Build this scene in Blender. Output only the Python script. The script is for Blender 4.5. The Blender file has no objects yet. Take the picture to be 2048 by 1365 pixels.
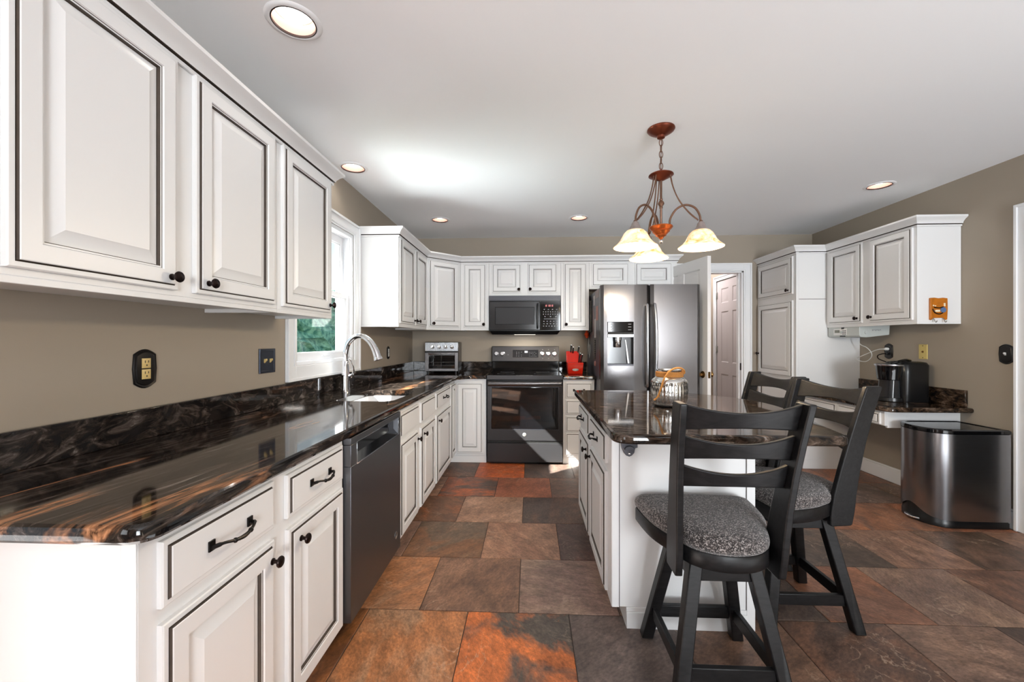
import bpy, bmesh, math, random
from mathutils import Vector, Matrix

random.seed(7)
S = bpy.context.scene
COL = S.collection
R = math.radians

# ------------------------------------------------------------------ camera
FPX = 815.0
YAW = math.atan(36.0 / FPX)
CAMZ = 1.237
cam_d = bpy.data.cameras.new('camera')
cam = bpy.data.objects.new('camera', cam_d)
COL.objects.link(cam)
cam.location = (0, 0, CAMZ)
cam.rotation_euler = (R(90), 0, YAW)
cam_d.sensor_width = 36.0
cam_d.lens = FPX * 36.0 / 2048.0
cam_d.clip_start = 0.02
S.camera = cam

# ------------------------------------------------------------------ view
S.view_settings.view_transform = 'Standard'
S.view_settings.look = 'None'
S.view_settings.gamma = 1.0
S.view_settings.use_curve_mapping = False
S.view_settings.exposure = 0.58

# ------------------------------------------------------------------ world, sun, window portal, added fill lights
W = bpy.data.worlds.new('sky')
S.world = W
W.use_nodes = True
wn = W.node_tree.nodes
bg = wn['Background']
bg.inputs[0].default_value = (0.80, 0.90, 1.0, 1)
bg.inputs[1].default_value = 0.8

SUN_DIR = Vector((1.0, 0.85, -1.0)).normalized()
sd = bpy.data.lights.new('sun', 'SUN')
sd.energy = 34.0
sd.angle = R(0.5)
sd.color = (1.0, 0.975, 0.94)
sun = bpy.data.objects.new('sun', sd)
COL.objects.link(sun)
sun.rotation_euler = SUN_DIR.to_track_quat('-Z', 'Y').to_euler()
sun.location = (-6, -5, 7)


def area(name, loc, direction, sx, sy, energy, color=(1, 1, 1), portal=False):
    d = bpy.data.lights.new(name, 'AREA')
    d.shape = 'RECTANGLE'
    d.size = sx
    d.size_y = sy
    d.energy = energy
    d.color = color
    o = bpy.data.objects.new(name, d)
    COL.objects.link(o)
    o.location = loc
    o.rotation_euler = Vector(direction).to_track_quat('-Z', 'Y').to_euler()
    if portal:
        d.cycles.is_portal = True
    return o


# fill lights added at unseen openings behind the camera, in place of daylight
area('rear_fill_light', (1.75, -5.10, 1.35), (-0.09, 1, 0.32), 1.5, 1.7, 78, (0.90, 0.955, 1.0)).data.spread = R(88)
area('nook_fill_light', (-2.33, -2.75, 1.45), (1, 0.55, 0.15), 1.7, 1.2, 22, (0.92, 0.965, 1.0)).data.spread = R(160)
area('daylight_sink_window', (-1.60, 2.73, 1.58), (1, 0, 0), 0.80, 0.95, 10, portal=True)
# hidden lamp added outside the sink window, aimed up to brighten the ceiling
area('lawn_fill_light', (-3.00, 2.65, 0.45), (1, 0.35, 0.75), 1.6, 1.2, 22, (0.92, 0.965, 1.0)).data.spread = R(70)
# unseen upward lamp added behind the camera to lift and even the ceiling
area('floor_fill_light', (2.30, -0.30, 0.03), (0, 0, 1), 1.5, 1.8, 30, (0.90, 0.955, 1.0))
area('hall_fill_light', (2.05, 5.7, 2.40), (0, 0, -1), 0.5, 0.9, 15, (1.0, 0.93, 0.92))  # unseen lamp added to brighten the hall

# ------------------------------------------------------------------ materials
def new_mat(name):
    m = bpy.data.materials.new(name)
    m.use_nodes = True
    return m, m.node_tree.nodes, m.node_tree.links, m.node_tree.nodes['Principled BSDF']


def srgb(r, g, b):
    f = lambda c: (c / 255.0 / 12.92) if c / 255.0 <= 0.04045 else ((c / 255.0 + 0.055) / 1.055) ** 2.4
    return (f(r), f(g), f(b), 1.0)


def simple(name, col, rough=0.5, metal=0.0, spec=0.5, coat=0.0, emit=None, estr=0.0, bump=0.0, bscale=40.0, bstretch=None, mottling=0.0):
    m, N, L, B = new_mat(name)
    B.inputs['Base Color'].default_value = col
    B.inputs['Roughness'].default_value = rough
    B.inputs['Metallic'].default_value = metal
    B.inputs['Specular IOR Level'].default_value = spec
    B.inputs['Coat Weight'].default_value = coat
    if emit:
        B.inputs['Emission Color'].default_value = emit
        B.inputs['Emission Strength'].default_value = estr
    if bump or mottling:
        tc = N.new('ShaderNodeTexCoord')
        mp = N.new('ShaderNodeMapping')
        if bstretch:
            mp.inputs['Scale'].default_value = bstretch
        nz = N.new('ShaderNodeTexNoise')
        nz.inputs['Scale'].default_value = bscale
        nz.inputs['Detail'].default_value = 4
        L.new(tc.outputs['Object'], mp.inputs[0])
        L.new(mp.outputs[0], nz.inputs['Vector'])
        if bump:
            bp = N.new('ShaderNodeBump')
            bp.inputs['Strength'].default_value = bump
            bp.inputs['Distance'].default_value = 0.002
            L.new(nz.outputs['Fac'], bp.inputs['Height'])
            L.new(bp.outputs[0], B.inputs['Normal'])
        if mottling:
            rp = N.new('ShaderNodeMix')
            rp.data_type = 'RGBA'
            rp.inputs[6].default_value = tuple(c * (1 - mottling) for c in col[:3]) + (1,)
            rp.inputs[7].default_value = tuple(min(1, c * (1 + mottling)) for c in col[:3]) + (1,)
            L.new(nz.outputs['Fac'], rp.inputs[0])
            L.new(rp.outputs[2], B.inputs['Base Color'])
    return m


def brushed(name, col, rough=0.3, stretch=(1, 1, 40), amount=0.12, aniso=0.5, metal=1.0):
    m, N, L, B = new_mat(name)
    B.inputs['Metallic'].default_value = metal
    B.inputs['Anisotropic'].default_value = aniso
    tg = N.new('ShaderNodeTangent'); tg.direction_type = 'RADIAL'; tg.axis = 'Z'
    L.new(tg.outputs[0], B.inputs['Tangent'])
    tc = N.new('ShaderNodeTexCoord')
    mp = N.new('ShaderNodeMapping')
    mp.inputs['Scale'].default_value = stretch
    nz = N.new('ShaderNodeTexNoise')
    nz.inputs['Scale'].default_value = 14
    nz.inputs['Detail'].default_value = 5
    L.new(tc.outputs['Object'], mp.inputs[0])
    L.new(mp.outputs[0], nz.inputs['Vector'])
    mr = N.new('ShaderNodeMapRange')
    mr.inputs['To Min'].default_value = rough - amount * 0.5
    mr.inputs['To Max'].default_value = rough + amount
    L.new(nz.outputs['Fac'], mr.inputs['Value'])
    L.new(mr.outputs[0], B.inputs['Roughness'])
    mx = N.new('ShaderNodeMix')
    mx.data_type = 'RGBA'
    mx.inputs[6].default_value = tuple(c * 0.88 for c in col[:3]) + (1,)
    mx.inputs[7].default_value = tuple(min(1, c * 1.1) for c in col[:3]) + (1,)
    L.new(nz.outputs['Fac'], mx.inputs[0])
    L.new(mx.outputs[2], B.inputs['Base Color'])
    return m


def granite(name, stretch, brown=0.0, rot=0.0, seed=0.0, copper=1.0):
    m, N, L, B = new_mat(name)
    B.inputs['Roughness'].default_value = 0.06
    B.inputs['Specular IOR Level'].default_value = 0.36
    geo = N.new('ShaderNodeNewGeometry')
    mp = N.new('ShaderNodeMapping')
    mp.inputs['Rotation'].default_value = (0, 0, rot)
    mp.inputs['Location'].default_value = (seed, seed * 0.7, seed * 0.3)
    L.new(geo.outputs['Position'], mp.inputs[0])
    sc = N.new('ShaderNodeMapping')
    sc.inputs['Scale'].default_value = stretch
    L.new(mp.outputs[0], sc.inputs[0])
    # warp
    wz = N.new('ShaderNodeTexNoise')
    wz.inputs['Scale'].default_value = 1.3
    wz.inputs['Detail'].default_value = 3
    L.new(sc.outputs[0], wz.inputs['Vector'])
    vm = N.new('ShaderNodeVectorMath')
    vm.operation = 'MULTIPLY_ADD'
    vm.inputs[1].default_value = (0.9, 0.9, 0.9)
    L.new(wz.outputs['Color'], vm.inputs[0])
    L.new(sc.outputs[0], vm.inputs[2])
    # fine streaks
    n1 = N.new('ShaderNodeTexNoise')
    n1.inputs['Scale'].default_value = 8.5
    n1.inputs['Detail'].default_value = 12
    n1.inputs['Roughness'].default_value = 0.68
    n1.inputs['Distortion'].default_value = 0.6
    L.new(vm.outputs[0], n1.inputs['Vector'])
    r1 = N.new('ShaderNodeValToRGB')
    e = r1.color_ramp.elements
    e[0].position = 0.40
    e[0].color = (0.006, 0.0055, 0.006, 1)
    e[1].position = 0.78
    e[1].color = (0.36, 0.33, 0.31, 1)
    x = e.new(0.52)
    x.color = (0.020 + brown * 0.02, 0.016 + brown * 0.008, 0.014, 1)
    x = e.new(0.62)
    x.color = (0.075 + brown * 0.05, 0.06 + brown * 0.02, 0.054, 1)
    L.new(n1.outputs['Fac'], r1.inputs[0])
    # copper streaks
    n2 = N.new('ShaderNodeTexNoise')
    n2.inputs['Scale'].default_value = 1.5
    n2.inputs['Detail'].default_value = 5
    n2.inputs['Roughness'].default_value = 0.55
    L.new(vm.outputs[0], n2.inputs['Vector'])
    r2 = N.new('ShaderNodeValToRGB')
    e = r2.color_ramp.elements
    e[0].position = 0.575 if copper >= 1 else 0.66
    e[0].color = (0, 0, 0, 1)
    e[1].position = 0.63 if copper >= 1 else 0.76
    e[1].color = (1, 1, 1, 1)
    L.new(n2.outputs['Fac'], r2.inputs[0])
    n3 = N.new('ShaderNodeTexNoise')
    n3.inputs['Scale'].default_value = 16
    n3.inputs['Detail'].default_value = 6
    L.new(vm.outputs[0], n3.inputs['Vector'])
    r3 = N.new('ShaderNodeValToRGB')
    e = r3.color_ramp.elements
    e[0].position = 0.35
    e[0].color = (0.05, 0.022, 0.010, 1)
    e[1].position = 0.68
    e[1].color = (0.55, 0.25, 0.12, 1)
    L.new(n3.outputs['Fac'], r3.inputs[0])
    mx = N.new('ShaderNodeMix')
    mx.data_type = 'RGBA'
    L.new(r2.outputs[0], mx.inputs[0])
    L.new(r1.outputs[0], mx.inputs[6])
    L.new(r3.outputs[0], mx.inputs[7])
    L.new(mx.outputs[2], B.inputs['Base Color'])
    return m


def slate():
    m, N, L, B = new_mat('slate_tile')
    ca = N.new('ShaderNodeAttribute'); ca.attribute_name = 'tile_a'
    cb = N.new('ShaderNodeAttribute'); cb.attribute_name = 'tile_b'
    co = N.new('ShaderNodeAttribute'); co.attribute_name = 'tile_o'
    geo = N.new('ShaderNodeNewGeometry')
    off = N.new('ShaderNodeVectorMath'); off.operation = 'MULTIPLY_ADD'
    off.inputs[1].default_value = (37, 53, 29)
    L.new(co.outputs['Color'], off.inputs[0])
    L.new(geo.outputs['Position'], off.inputs[2])
    # random rotation of the grain per tile
    rt = N.new('ShaderNodeVectorRotate'); rt.rotation_type = 'Z_AXIS'
    sep = N.new('ShaderNodeSeparateColor')
    L.new(co.outputs['Color'], sep.inputs[0])
    ml = N.new('ShaderNodeMath'); ml.operation = 'MULTIPLY'; ml.inputs[1].default_value = 6.28
    L.new(sep.outputs[0], ml.inputs[0])
    L.new(off.outputs[0], rt.inputs['Vector'])
    L.new(ml.outputs[0], rt.inputs['Angle'])
    mp = N.new('ShaderNodeMapping'); mp.inputs['Scale'].default_value = (1.0, 1.7, 1)
    L.new(rt.outputs[0], mp.inputs[0])
    n1 = N.new('ShaderNodeTexNoise'); n1.inputs['Scale'].default_value = 1.9
    n1.inputs['Detail'].default_value = 7; n1.inputs['Roughness'].default_value = 0.6; n1.inputs['Distortion'].default_value = 1.2
    L.new(mp.outputs[0], n1.inputs['Vector'])
    r1 = N.new('ShaderNodeValToRGB'); r1.color_ramp.elements[0].position = 0.44; r1.color_ramp.elements[1].position = 0.56
    L.new(n1.outputs['Fac'], r1.inputs[0])
    mx = N.new('ShaderNodeMix'); mx.data_type = 'RGBA'
    L.new(r1.outputs[0], mx.inputs[0]); L.new(ca.outputs['Color'], mx.inputs[6]); L.new(cb.outputs['Color'], mx.inputs[7])
    # mottling
    n2 = N.new('ShaderNodeTexNoise'); n2.inputs['Scale'].default_value = 9; n2.inputs['Detail'].default_value = 10; n2.inputs['Roughness'].default_value = 0.72
    L.new(mp.outputs[0], n2.inputs['Vector'])
    mr = N.new('ShaderNodeMapRange'); mr.inputs['From Min'].default_value = 0.3; mr.inputs['From Max'].default_value = 0.72
    mr.inputs['To Min'].default_value = 0.5; mr.inputs['To Max'].default_value = 1.6
    L.new(n2.outputs['Fac'], mr.inputs['Value'])
    hs = N.new('ShaderNodeVectorMath'); hs.operation = 'SCALE'
    L.new(mx.outputs[2], hs.inputs[0]); L.new(mr.outputs[0], hs.inputs['Scale'])
    # thin pale veins
    n3 = N.new('ShaderNodeTexNoise'); n3.inputs['Scale'].default_value = 3.2; n3.inputs['Detail'].default_value = 6; n3.inputs['Distortion'].default_value = 2.2
    L.new(rt.outputs[0], n3.inputs['Vector'])
    r3 = N.new('ShaderNodeValToRGB'); e = r3.color_ramp.elements
    e[0].position = 0.490; e[0].color = (0, 0, 0, 1); e[1].position = 0.512; e[1].color = (0, 0, 0, 1)
    x = e.new(0.501); x.color = (1, 1, 1, 1)
    L.new(n3.outputs['Fac'], r3.inputs[0])
    n4 = N.new('ShaderNodeTexNoise'); n4.inputs['Scale'].default_value = 2.1
    L.new(off.outputs[0], n4.inputs['Vector'])
    r4 = N.new('ShaderNodeValToRGB'); r4.color_ramp.elements[0].position = 0.5; r4.color_ramp.elements[1].position = 0.62
    L.new(n4.outputs['Fac'], r4.inputs[0])
    mm = N.new('ShaderNodeMath'); mm.operation = 'MULTIPLY'
    L.new(r3.outputs[0], mm.inputs[0]); L.new(r4.outputs[0], mm.inputs[1])
    m2 = N.new('ShaderNodeMath'); m2.operation = 'MULTIPLY'; m2.inputs[1].default_value = 0.45
    L.new(mm.outputs[0], m2.inputs[0])
    mv = N.new('ShaderNodeMix'); mv.data_type = 'RGBA'
    mv.inputs[7].default_value = srgb(205, 180, 155)
    L.new(m2.outputs[0], mv.inputs[0]); L.new(hs.outputs[0], mv.inputs[6])
    # pale mineral specks and dark pits
    n5 = N.new('ShaderNodeTexNoise'); n5.inputs['Scale'].default_value = 55; n5.inputs['Detail'].default_value = 5; n5.inputs['Roughness'].default_value = 0.7
    L.new(mp.outputs[0], n5.inputs['Vector'])
    r5 = N.new('ShaderNodeMapRange'); r5.inputs['From Min'].default_value = 0.34; r5.inputs['From Max'].default_value = 0.70
    r5.inputs['To Min'].default_value = 0.7; r5.inputs['To Max'].default_value = 1.38
    L.new(n5.outputs['Fac'], r5.inputs['Value'])
    sp5 = N.new('ShaderNodeVectorMath'); sp5.operation = 'SCALE'
    L.new(mv.outputs[2], sp5.inputs[0]); L.new(r5.outputs[0], sp5.inputs['Scale'])
    L.new(sp5.outputs[0], B.inputs['Base Color'])
    rr = N.new('ShaderNodeMapRange'); rr.inputs['To Min'].default_value = 0.34; rr.inputs['To Max'].default_value = 0.6
    L.new(n2.outputs['Fac'], rr.inputs['Value']); L.new(rr.outputs[0], B.inputs['Roughness'])
    bp = N.new('ShaderNodeBump'); bp.inputs['Strength'].default_value = 0.35; bp.inputs['Distance'].default_value = 0.004
    ad = N.new('ShaderNodeMath'); ad.operation = 'ADD'
    L.new(n2.outputs['Fac'], ad.inputs[0]); L.new(n1.outputs['Fac'], ad.inputs[1])
    L.new(ad.outputs[0], bp.inputs['Height']); L.new(bp.outputs[0], B.inputs['Normal'])
    return m


def fabric():
    m, N, L, B = new_mat('seat_fabric')
    B.inputs['Roughness'].default_value = 0.95
    B.inputs['Specular IOR Level'].default_value = 0.1
    B.inputs['Sheen Weight'].default_value = 0.35
    tc = N.new('ShaderNodeTexCoord')
    vo = N.new('ShaderNodeTexVoronoi'); vo.inputs['Scale'].default_value = 330
    L.new(tc.outputs['Object'], vo.inputs['Vector'])
    sp = N.new('ShaderNodeSeparateColor'); L.new(vo.outputs['Color'], sp.inputs[0])
    rp = N.new('ShaderNodeValToRGB'); e = rp.color_ramp.elements
    e[0].position = 0.2; e[0].color = srgb(36, 33, 33); e[1].position = 1.0; e[1].color = srgb(176, 168, 164)
    x = e.new(0.65); x.color = srgb(84, 77, 75)
    L.new(sp.outputs[0], rp.inputs[0]); L.new(rp.outputs[0], B.inputs['Base Color'])
    bp = N.new('ShaderNodeBump'); bp.inputs['Strength'].default_value = 0.7; bp.inputs['Distance'].default_value = 0.003; bp.invert = True
    L.new(vo.outputs['Distance'], bp.inputs['Height']); L.new(bp.outputs[0], B.inputs['Normal'])
    return m


def stained_wood():
    m, N, L, B = new_mat('black_stained_wood')
    B.inputs['Roughness'].default_value = 0.40
    B.inputs['Specular IOR Level'].default_value = 0.32
    tc = N.new('ShaderNodeTexCoord')
    mp = N.new('ShaderNodeMapping'); mp.inputs['Scale'].default_value = (3, 12, 12)
    nz = N.new('ShaderNodeTexNoise'); nz.inputs['Scale'].default_value = 5; nz.inputs['Detail'].default_value = 7; nz.inputs['Distortion'].default_value = 1.0
    L.new(tc.outputs['Object'], mp.inputs[0]); L.new(mp.outputs[0], nz.inputs['Vector'])
    rp = N.new('ShaderNodeValToRGB'); e = rp.color_ramp.elements
    e[0].position = 0.32; e[0].color = srgb(12, 12, 13); e[1].position = 0.72; e[1].color = srgb(31, 30, 31)
    L.new(nz.outputs['Fac'], rp.inputs[0]); L.new(rp.outputs[0], B.inputs['Base Color'])
    return m


def shade_glass():
    m, N, L, B = new_mat('alabaster_glass_lit')
    geo = N.new('ShaderNodeTexCoord')
    nz = N.new('ShaderNodeTexNoise'); nz.inputs['Scale'].default_value = 14; nz.inputs['Detail'].default_value = 5; nz.inputs['Distortion'].default_value = 2
    L.new(geo.outputs['Object'], nz.inputs['Vector'])
    rp = N.new('ShaderNodeValToRGB'); e = rp.color_ramp.elements
    e[0].position = 0.34; e[0].color = srgb(236, 168, 88); e[1].position = 0.62; e[1].color = srgb(255, 240, 205)
    L.new(nz.outputs['Fac'], rp.inputs[0])
    B.inputs['Roughness'].default_value = 0.25
    L.new(rp.outputs[0], B.inputs['Base Color']); L.new(rp.outputs[0], B.inputs['Emission Color'])
    B.inputs['Emission Strength'].default_value = 0.40
    B.inputs['Transmission Weight'].default_value = 0.0
    return m


def foliage(name, c1, c2, scale):
    m, N, L, B = new_mat(name)
    B.inputs['Roughness'].default_value = 0.8
    tc = N.new('ShaderNodeTexCoord')
    nz = N.new('ShaderNodeTexNoise'); nz.inputs['Scale'].default_value = scale; nz.inputs['Detail'].default_value = 8
    L.new(tc.outputs['Object'], nz.inputs['Vector'])
    rp = N.new('ShaderNodeValToRGB'); e = rp.color_ramp.elements
    e[0].position = 0.38; e[0].color = c1; e[1].position = 0.66; e[1].color = c2
    L.new(nz.outputs['Fac'], rp.inputs[0]); L.new(rp.outputs[0], B.inputs['Base Color'])
    return m


def pane_glass():
    m, N, L, B = new_mat('window_glass')
    out = N['Material Output']
    tr = N.new('ShaderNodeBsdfTransparent'); tr.inputs[0].default_value = (0.96, 0.98, 0.97, 1)
    gl = N.new('ShaderNodeBsdfGlossy'); gl.inputs['Roughness'].default_value = 0.02
    lw = N.new('ShaderNodeLayerWeight'); lw.inputs[0].default_value = 0.5
    pw = N.new('ShaderNodeMath'); pw.operation = 'POWER'; pw.inputs[1].default_value = 5.0
    L.new(lw.outputs['Facing'], pw.inputs[0])
    fr = N.new('ShaderNodeMapRange'); fr.inputs['To Min'].default_value = 0.03; fr.inputs['To Max'].default_value = 0.6
    L.new(pw.outputs[0], fr.inputs['Value'])
    mx = N.new('ShaderNodeMixShader')
    L.new(fr.outputs[0], mx.inputs[0]); L.new(tr.outputs[0], mx.inputs[1]); L.new(gl.outputs[0], mx.inputs[2])
    L.new(mx.outputs[0], out.inputs[0])
    return m


M = {}
M['paint'] = simple('cabinet_paint', srgb(229, 229, 229), 0.36, spec=0.45, bump=0.05, bscale=30, bstretch=(3, 3, 0.25))
M['glaze'] = simple('brown_glaze', srgb(70, 60, 52), 0.5, bump=0.1, mottling=0.35)
M['wall'] = simple('taupe_wall_paint', srgb(160, 149, 135), 0.62, spec=0.35, bump=0.10, bscale=120)
M['ceiling'] = simple('ceiling_paint', srgb(248, 250, 253), 0.8, spec=0.2, bump=0.04, bscale=200)
M['trim'] = simple('trim_paint', srgb(236, 237, 239), 0.35, bump=0.02)
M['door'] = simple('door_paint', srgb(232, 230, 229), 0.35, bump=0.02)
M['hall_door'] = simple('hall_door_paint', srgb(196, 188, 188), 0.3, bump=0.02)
M['vinyl'] = simple('white_vinyl', srgb(240, 242, 246), 0.3, bump=0.01)
M['granite'] = granite('black_granite_copper', (4.6, 0.62, 4.6), 0.25, 0.10, 3.3)
M['granite_splash'] = granite('black_granite_grey', (1.2, 1.6, 3.4), 0.1, 0.2, 8.1, 0.0)
M['granite_island'] = granite('brown_granite', (1.4, 4.2, 4.0), 0.55, 0.35, 1.7, 0.0)
M['granite_desk'] = granite('maroon_granite', (2.4, 1.5, 3.0), 0.9, 0.5, 5.2, 0.0)
M['slate'] = slate()
M['grout'] = simple('dark_grout', srgb(62, 52, 46), 0.8, mottling=0.2)
M['bronze'] = simple('oil_rubbed_bronze', srgb(40, 30, 28), 0.32, 0.85, mottling=0.35, bscale=60)
M['blackmetal'] = simple('black_iron', srgb(28, 26, 26), 0.38, 0.6)
M['steel'] = brushed('stainless_steel', srgb(176, 178, 182), 0.24, (40, 40, 1.2), 0.10)
M['steel_h'] = brushed('stainless_steel_bright', srgb(200, 202, 206), 0.22, (40, 40, 1.2), 0.08)
M['fridge'] = brushed('grey_stainless', srgb(108, 105, 105), 0.24, (1.0, 1.0, 60), 0.04, 0.75)
M['blacksteel'] = brushed('black_stainless', srgb(64, 63, 65), 0.32, (1.2, 1.2, 40), 0.12, 0.4, 0.6)
M['dw'] = brushed('dark_brushed_steel', srgb(120, 122, 127), 0.38, (40, 1.2, 40), 0.10)
M['case'] = simple('dark_grey_case', srgb(84, 85, 92), 0.4, 0.3)
M['blackplastic'] = simple('black_plastic', srgb(17, 17, 18), 0.30)
M['blackgloss'] = simple('black_gloss', srgb(10, 10, 12), 0.06, spec=0.6)
M['blackglass'] = simple('black_oven_glass', srgb(9, 9, 11), 0.03, spec=0.7)
M['mwdoor'] = simple('microwave_door', srgb(38, 39, 42), 0.16, spec=0.6)
M['mwmesh'] = simple('microwave_window', srgb(60, 62, 66), 0.12, spec=0.6)
M['chrome'] = simple('chrome', srgb(222, 223, 226), 0.07, 1.0)
M['sink'] = simple('sink_white', srgb(236, 236, 238), 0.22, bump=0.01)
M['darkslot'] = simple('dark_slot', srgb(12, 12, 12), 0.6)
M['ivory'] = simple('ivory_plastic', srgb(214, 186, 122), 0.4)
M['brassy'] = simple('yellow_plate', srgb(206, 184, 110), 0.4)
M['whiteplastic'] = simple('white_plastic', srgb(228, 228, 226), 0.4)
M['greyplastic'] = simple('grey_green_plastic', srgb(190, 196, 194), 0.45)
M['lcd'] = simple('lcd_window', srgb(120, 122, 112), 0.2)
M['red'] = simple('red_lacquer', srgb(206, 34, 14), 0.22, spec=0.6)
M['badge'] = simple('silver_badge', srgb(190, 190, 184), 0.25, 0.7)
M['rope'] = simple('jute_rope', srgb(188, 128, 64), 0.9, bump=0.8, bscale=160, mottling=0.35)
M['mercury'] = simple('mercury_glass', srgb(214, 212, 208), 0.10, 0.95, bump=0.12, bscale=60, mottling=0.12)
M['copper'] = simple('antique_copper', srgb(122, 62, 44), 0.34, 0.75, mottling=0.4, bscale=25)
M['copperlit'] = simple('copper_bowl_lit', srgb(196, 104, 52), 0.30, 0.75, mottling=0.3, bscale=25)  # lighter copper, lamplight on the bowl put into the colour
M['arm'] = simple('aged_bronze_arm', srgb(118, 88, 72), 0.38, 0.7, mottling=0.25, bscale=40)
M['cap'] = simple('weathered_cap', srgb(142, 130, 126), 0.5, 0.3, mottling=0.3, bscale=50)
M['shade'] = shade_glass()
M['bulb'] = simple('lit_bulb', srgb(255, 244, 220), 0.4, emit=srgb(255, 236, 200), estr=6.0)
M['lamp'] = simple('lit_lamp_face', srgb(255, 252, 244), 0.4, emit=srgb(255, 250, 240), estr=5.0)
M['mwlamp'] = simple('cooktop_lamp_lens', srgb(240, 236, 226), 0.3, emit=srgb(255, 244, 224), estr=1.5)
M['baffle'] = simple('copper_baffle', srgb(186, 142, 130), 0.4, 0.0)
M['can'] = brushed('dark_brushed_can', srgb(150, 150, 153), 0.20, (1.0, 1.0, 30), 0.06)
M['woodblack'] = stained_wood()
M['fabric'] = fabric()
M['orange'] = simple('rust_orange_paint', srgb(184, 106, 14), 0.4, mottling=0.35, bscale=30)
M['glass'] = pane_glass()
M['hedge'] = foliage('hedge_leaves', srgb(52, 118, 106), srgb(136, 190, 166), 9)
M['lawn'] = foliage('lawn_grass', srgb(50, 84, 44), srgb(96, 130, 70), 5)
M['paving'] = simple('pale_paving', srgb(190, 192, 196), 0.8, bump=0.2, mottling=0.1)
M['stucco'] = simple('cream_siding', srgb(240, 222, 200), 0.8, bump=0.2)
M['brass'] = simple('antique_brass', srgb(150, 116, 70), 0.25, 0.9)
M['paper'] = simple('paper', srgb(196, 190, 190), 0.8)
M['photo'] = simple('photo_print', srgb(120, 96, 92), 0.4, mottling=0.5, bscale=30)
M['pinkcard'] = simple('pink_card', srgb(176, 120, 110), 0.6)
M['pom'] = simple('orange_felt', srgb(236, 78, 26), 0.8, mottling=0.3)
M['blueink'] = simple('blue_paint', srgb(84, 110, 150), 0.4)
M['creampaint'] = simple('cream_paint', srgb(238, 226, 196), 0.5)
M['reddisplay'] = simple('red_led', srgb(30, 4, 3), 0.3, emit=srgb(200, 20, 10), estr=0.45)
M['whitedisplay'] = simple('white_led', srgb(200, 205, 210), 0.3, emit=srgb(230, 240, 255), estr=0.9)
M['greyprint'] = simple('grey_print', srgb(150, 152, 156), 0.5)
M['walnut'] = simple('wood_edge', srgb(120, 80, 58), 0.5, mottling=0.25)


# ------------------------------------------------------------------ mesh helpers
class Fr:
    """a local frame: origin plus axes U (right), V (up), W (out)."""
    def __init__(s, o=(0, 0, 0), u=(1, 0, 0), v=(0, 1, 0), w=(0, 0, 1)):
        s.o, s.u, s.v, s.w = Vector(o), Vector(u), Vector(v), Vector(w)

    def __call__(s, a, b, c=0.0):
        return s.o + s.u * a + s.v * b + s.w * c

    def at(s, a, b, c=0.0):
        return Fr(s(a, b, c), s.u, s.v, s.w)


def faceX(x, y0, z0):      # looks towards +X
    return Fr((x, y0, z0), (0, 1, 0), (0, 0, 1), (1, 0, 0))


def faceNX(x, y1, z0):     # looks towards -X, u runs towards -Y
    return Fr((x, y1, z0), (0, -1, 0), (0, 0, 1), (-1, 0, 0))


def faceNY(x0, y, z0):     # looks towards -Y
    return Fr((x0, y, z0), (1, 0, 0), (0, 0, 1), (0, -1, 0))


ID = Fr()


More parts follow.
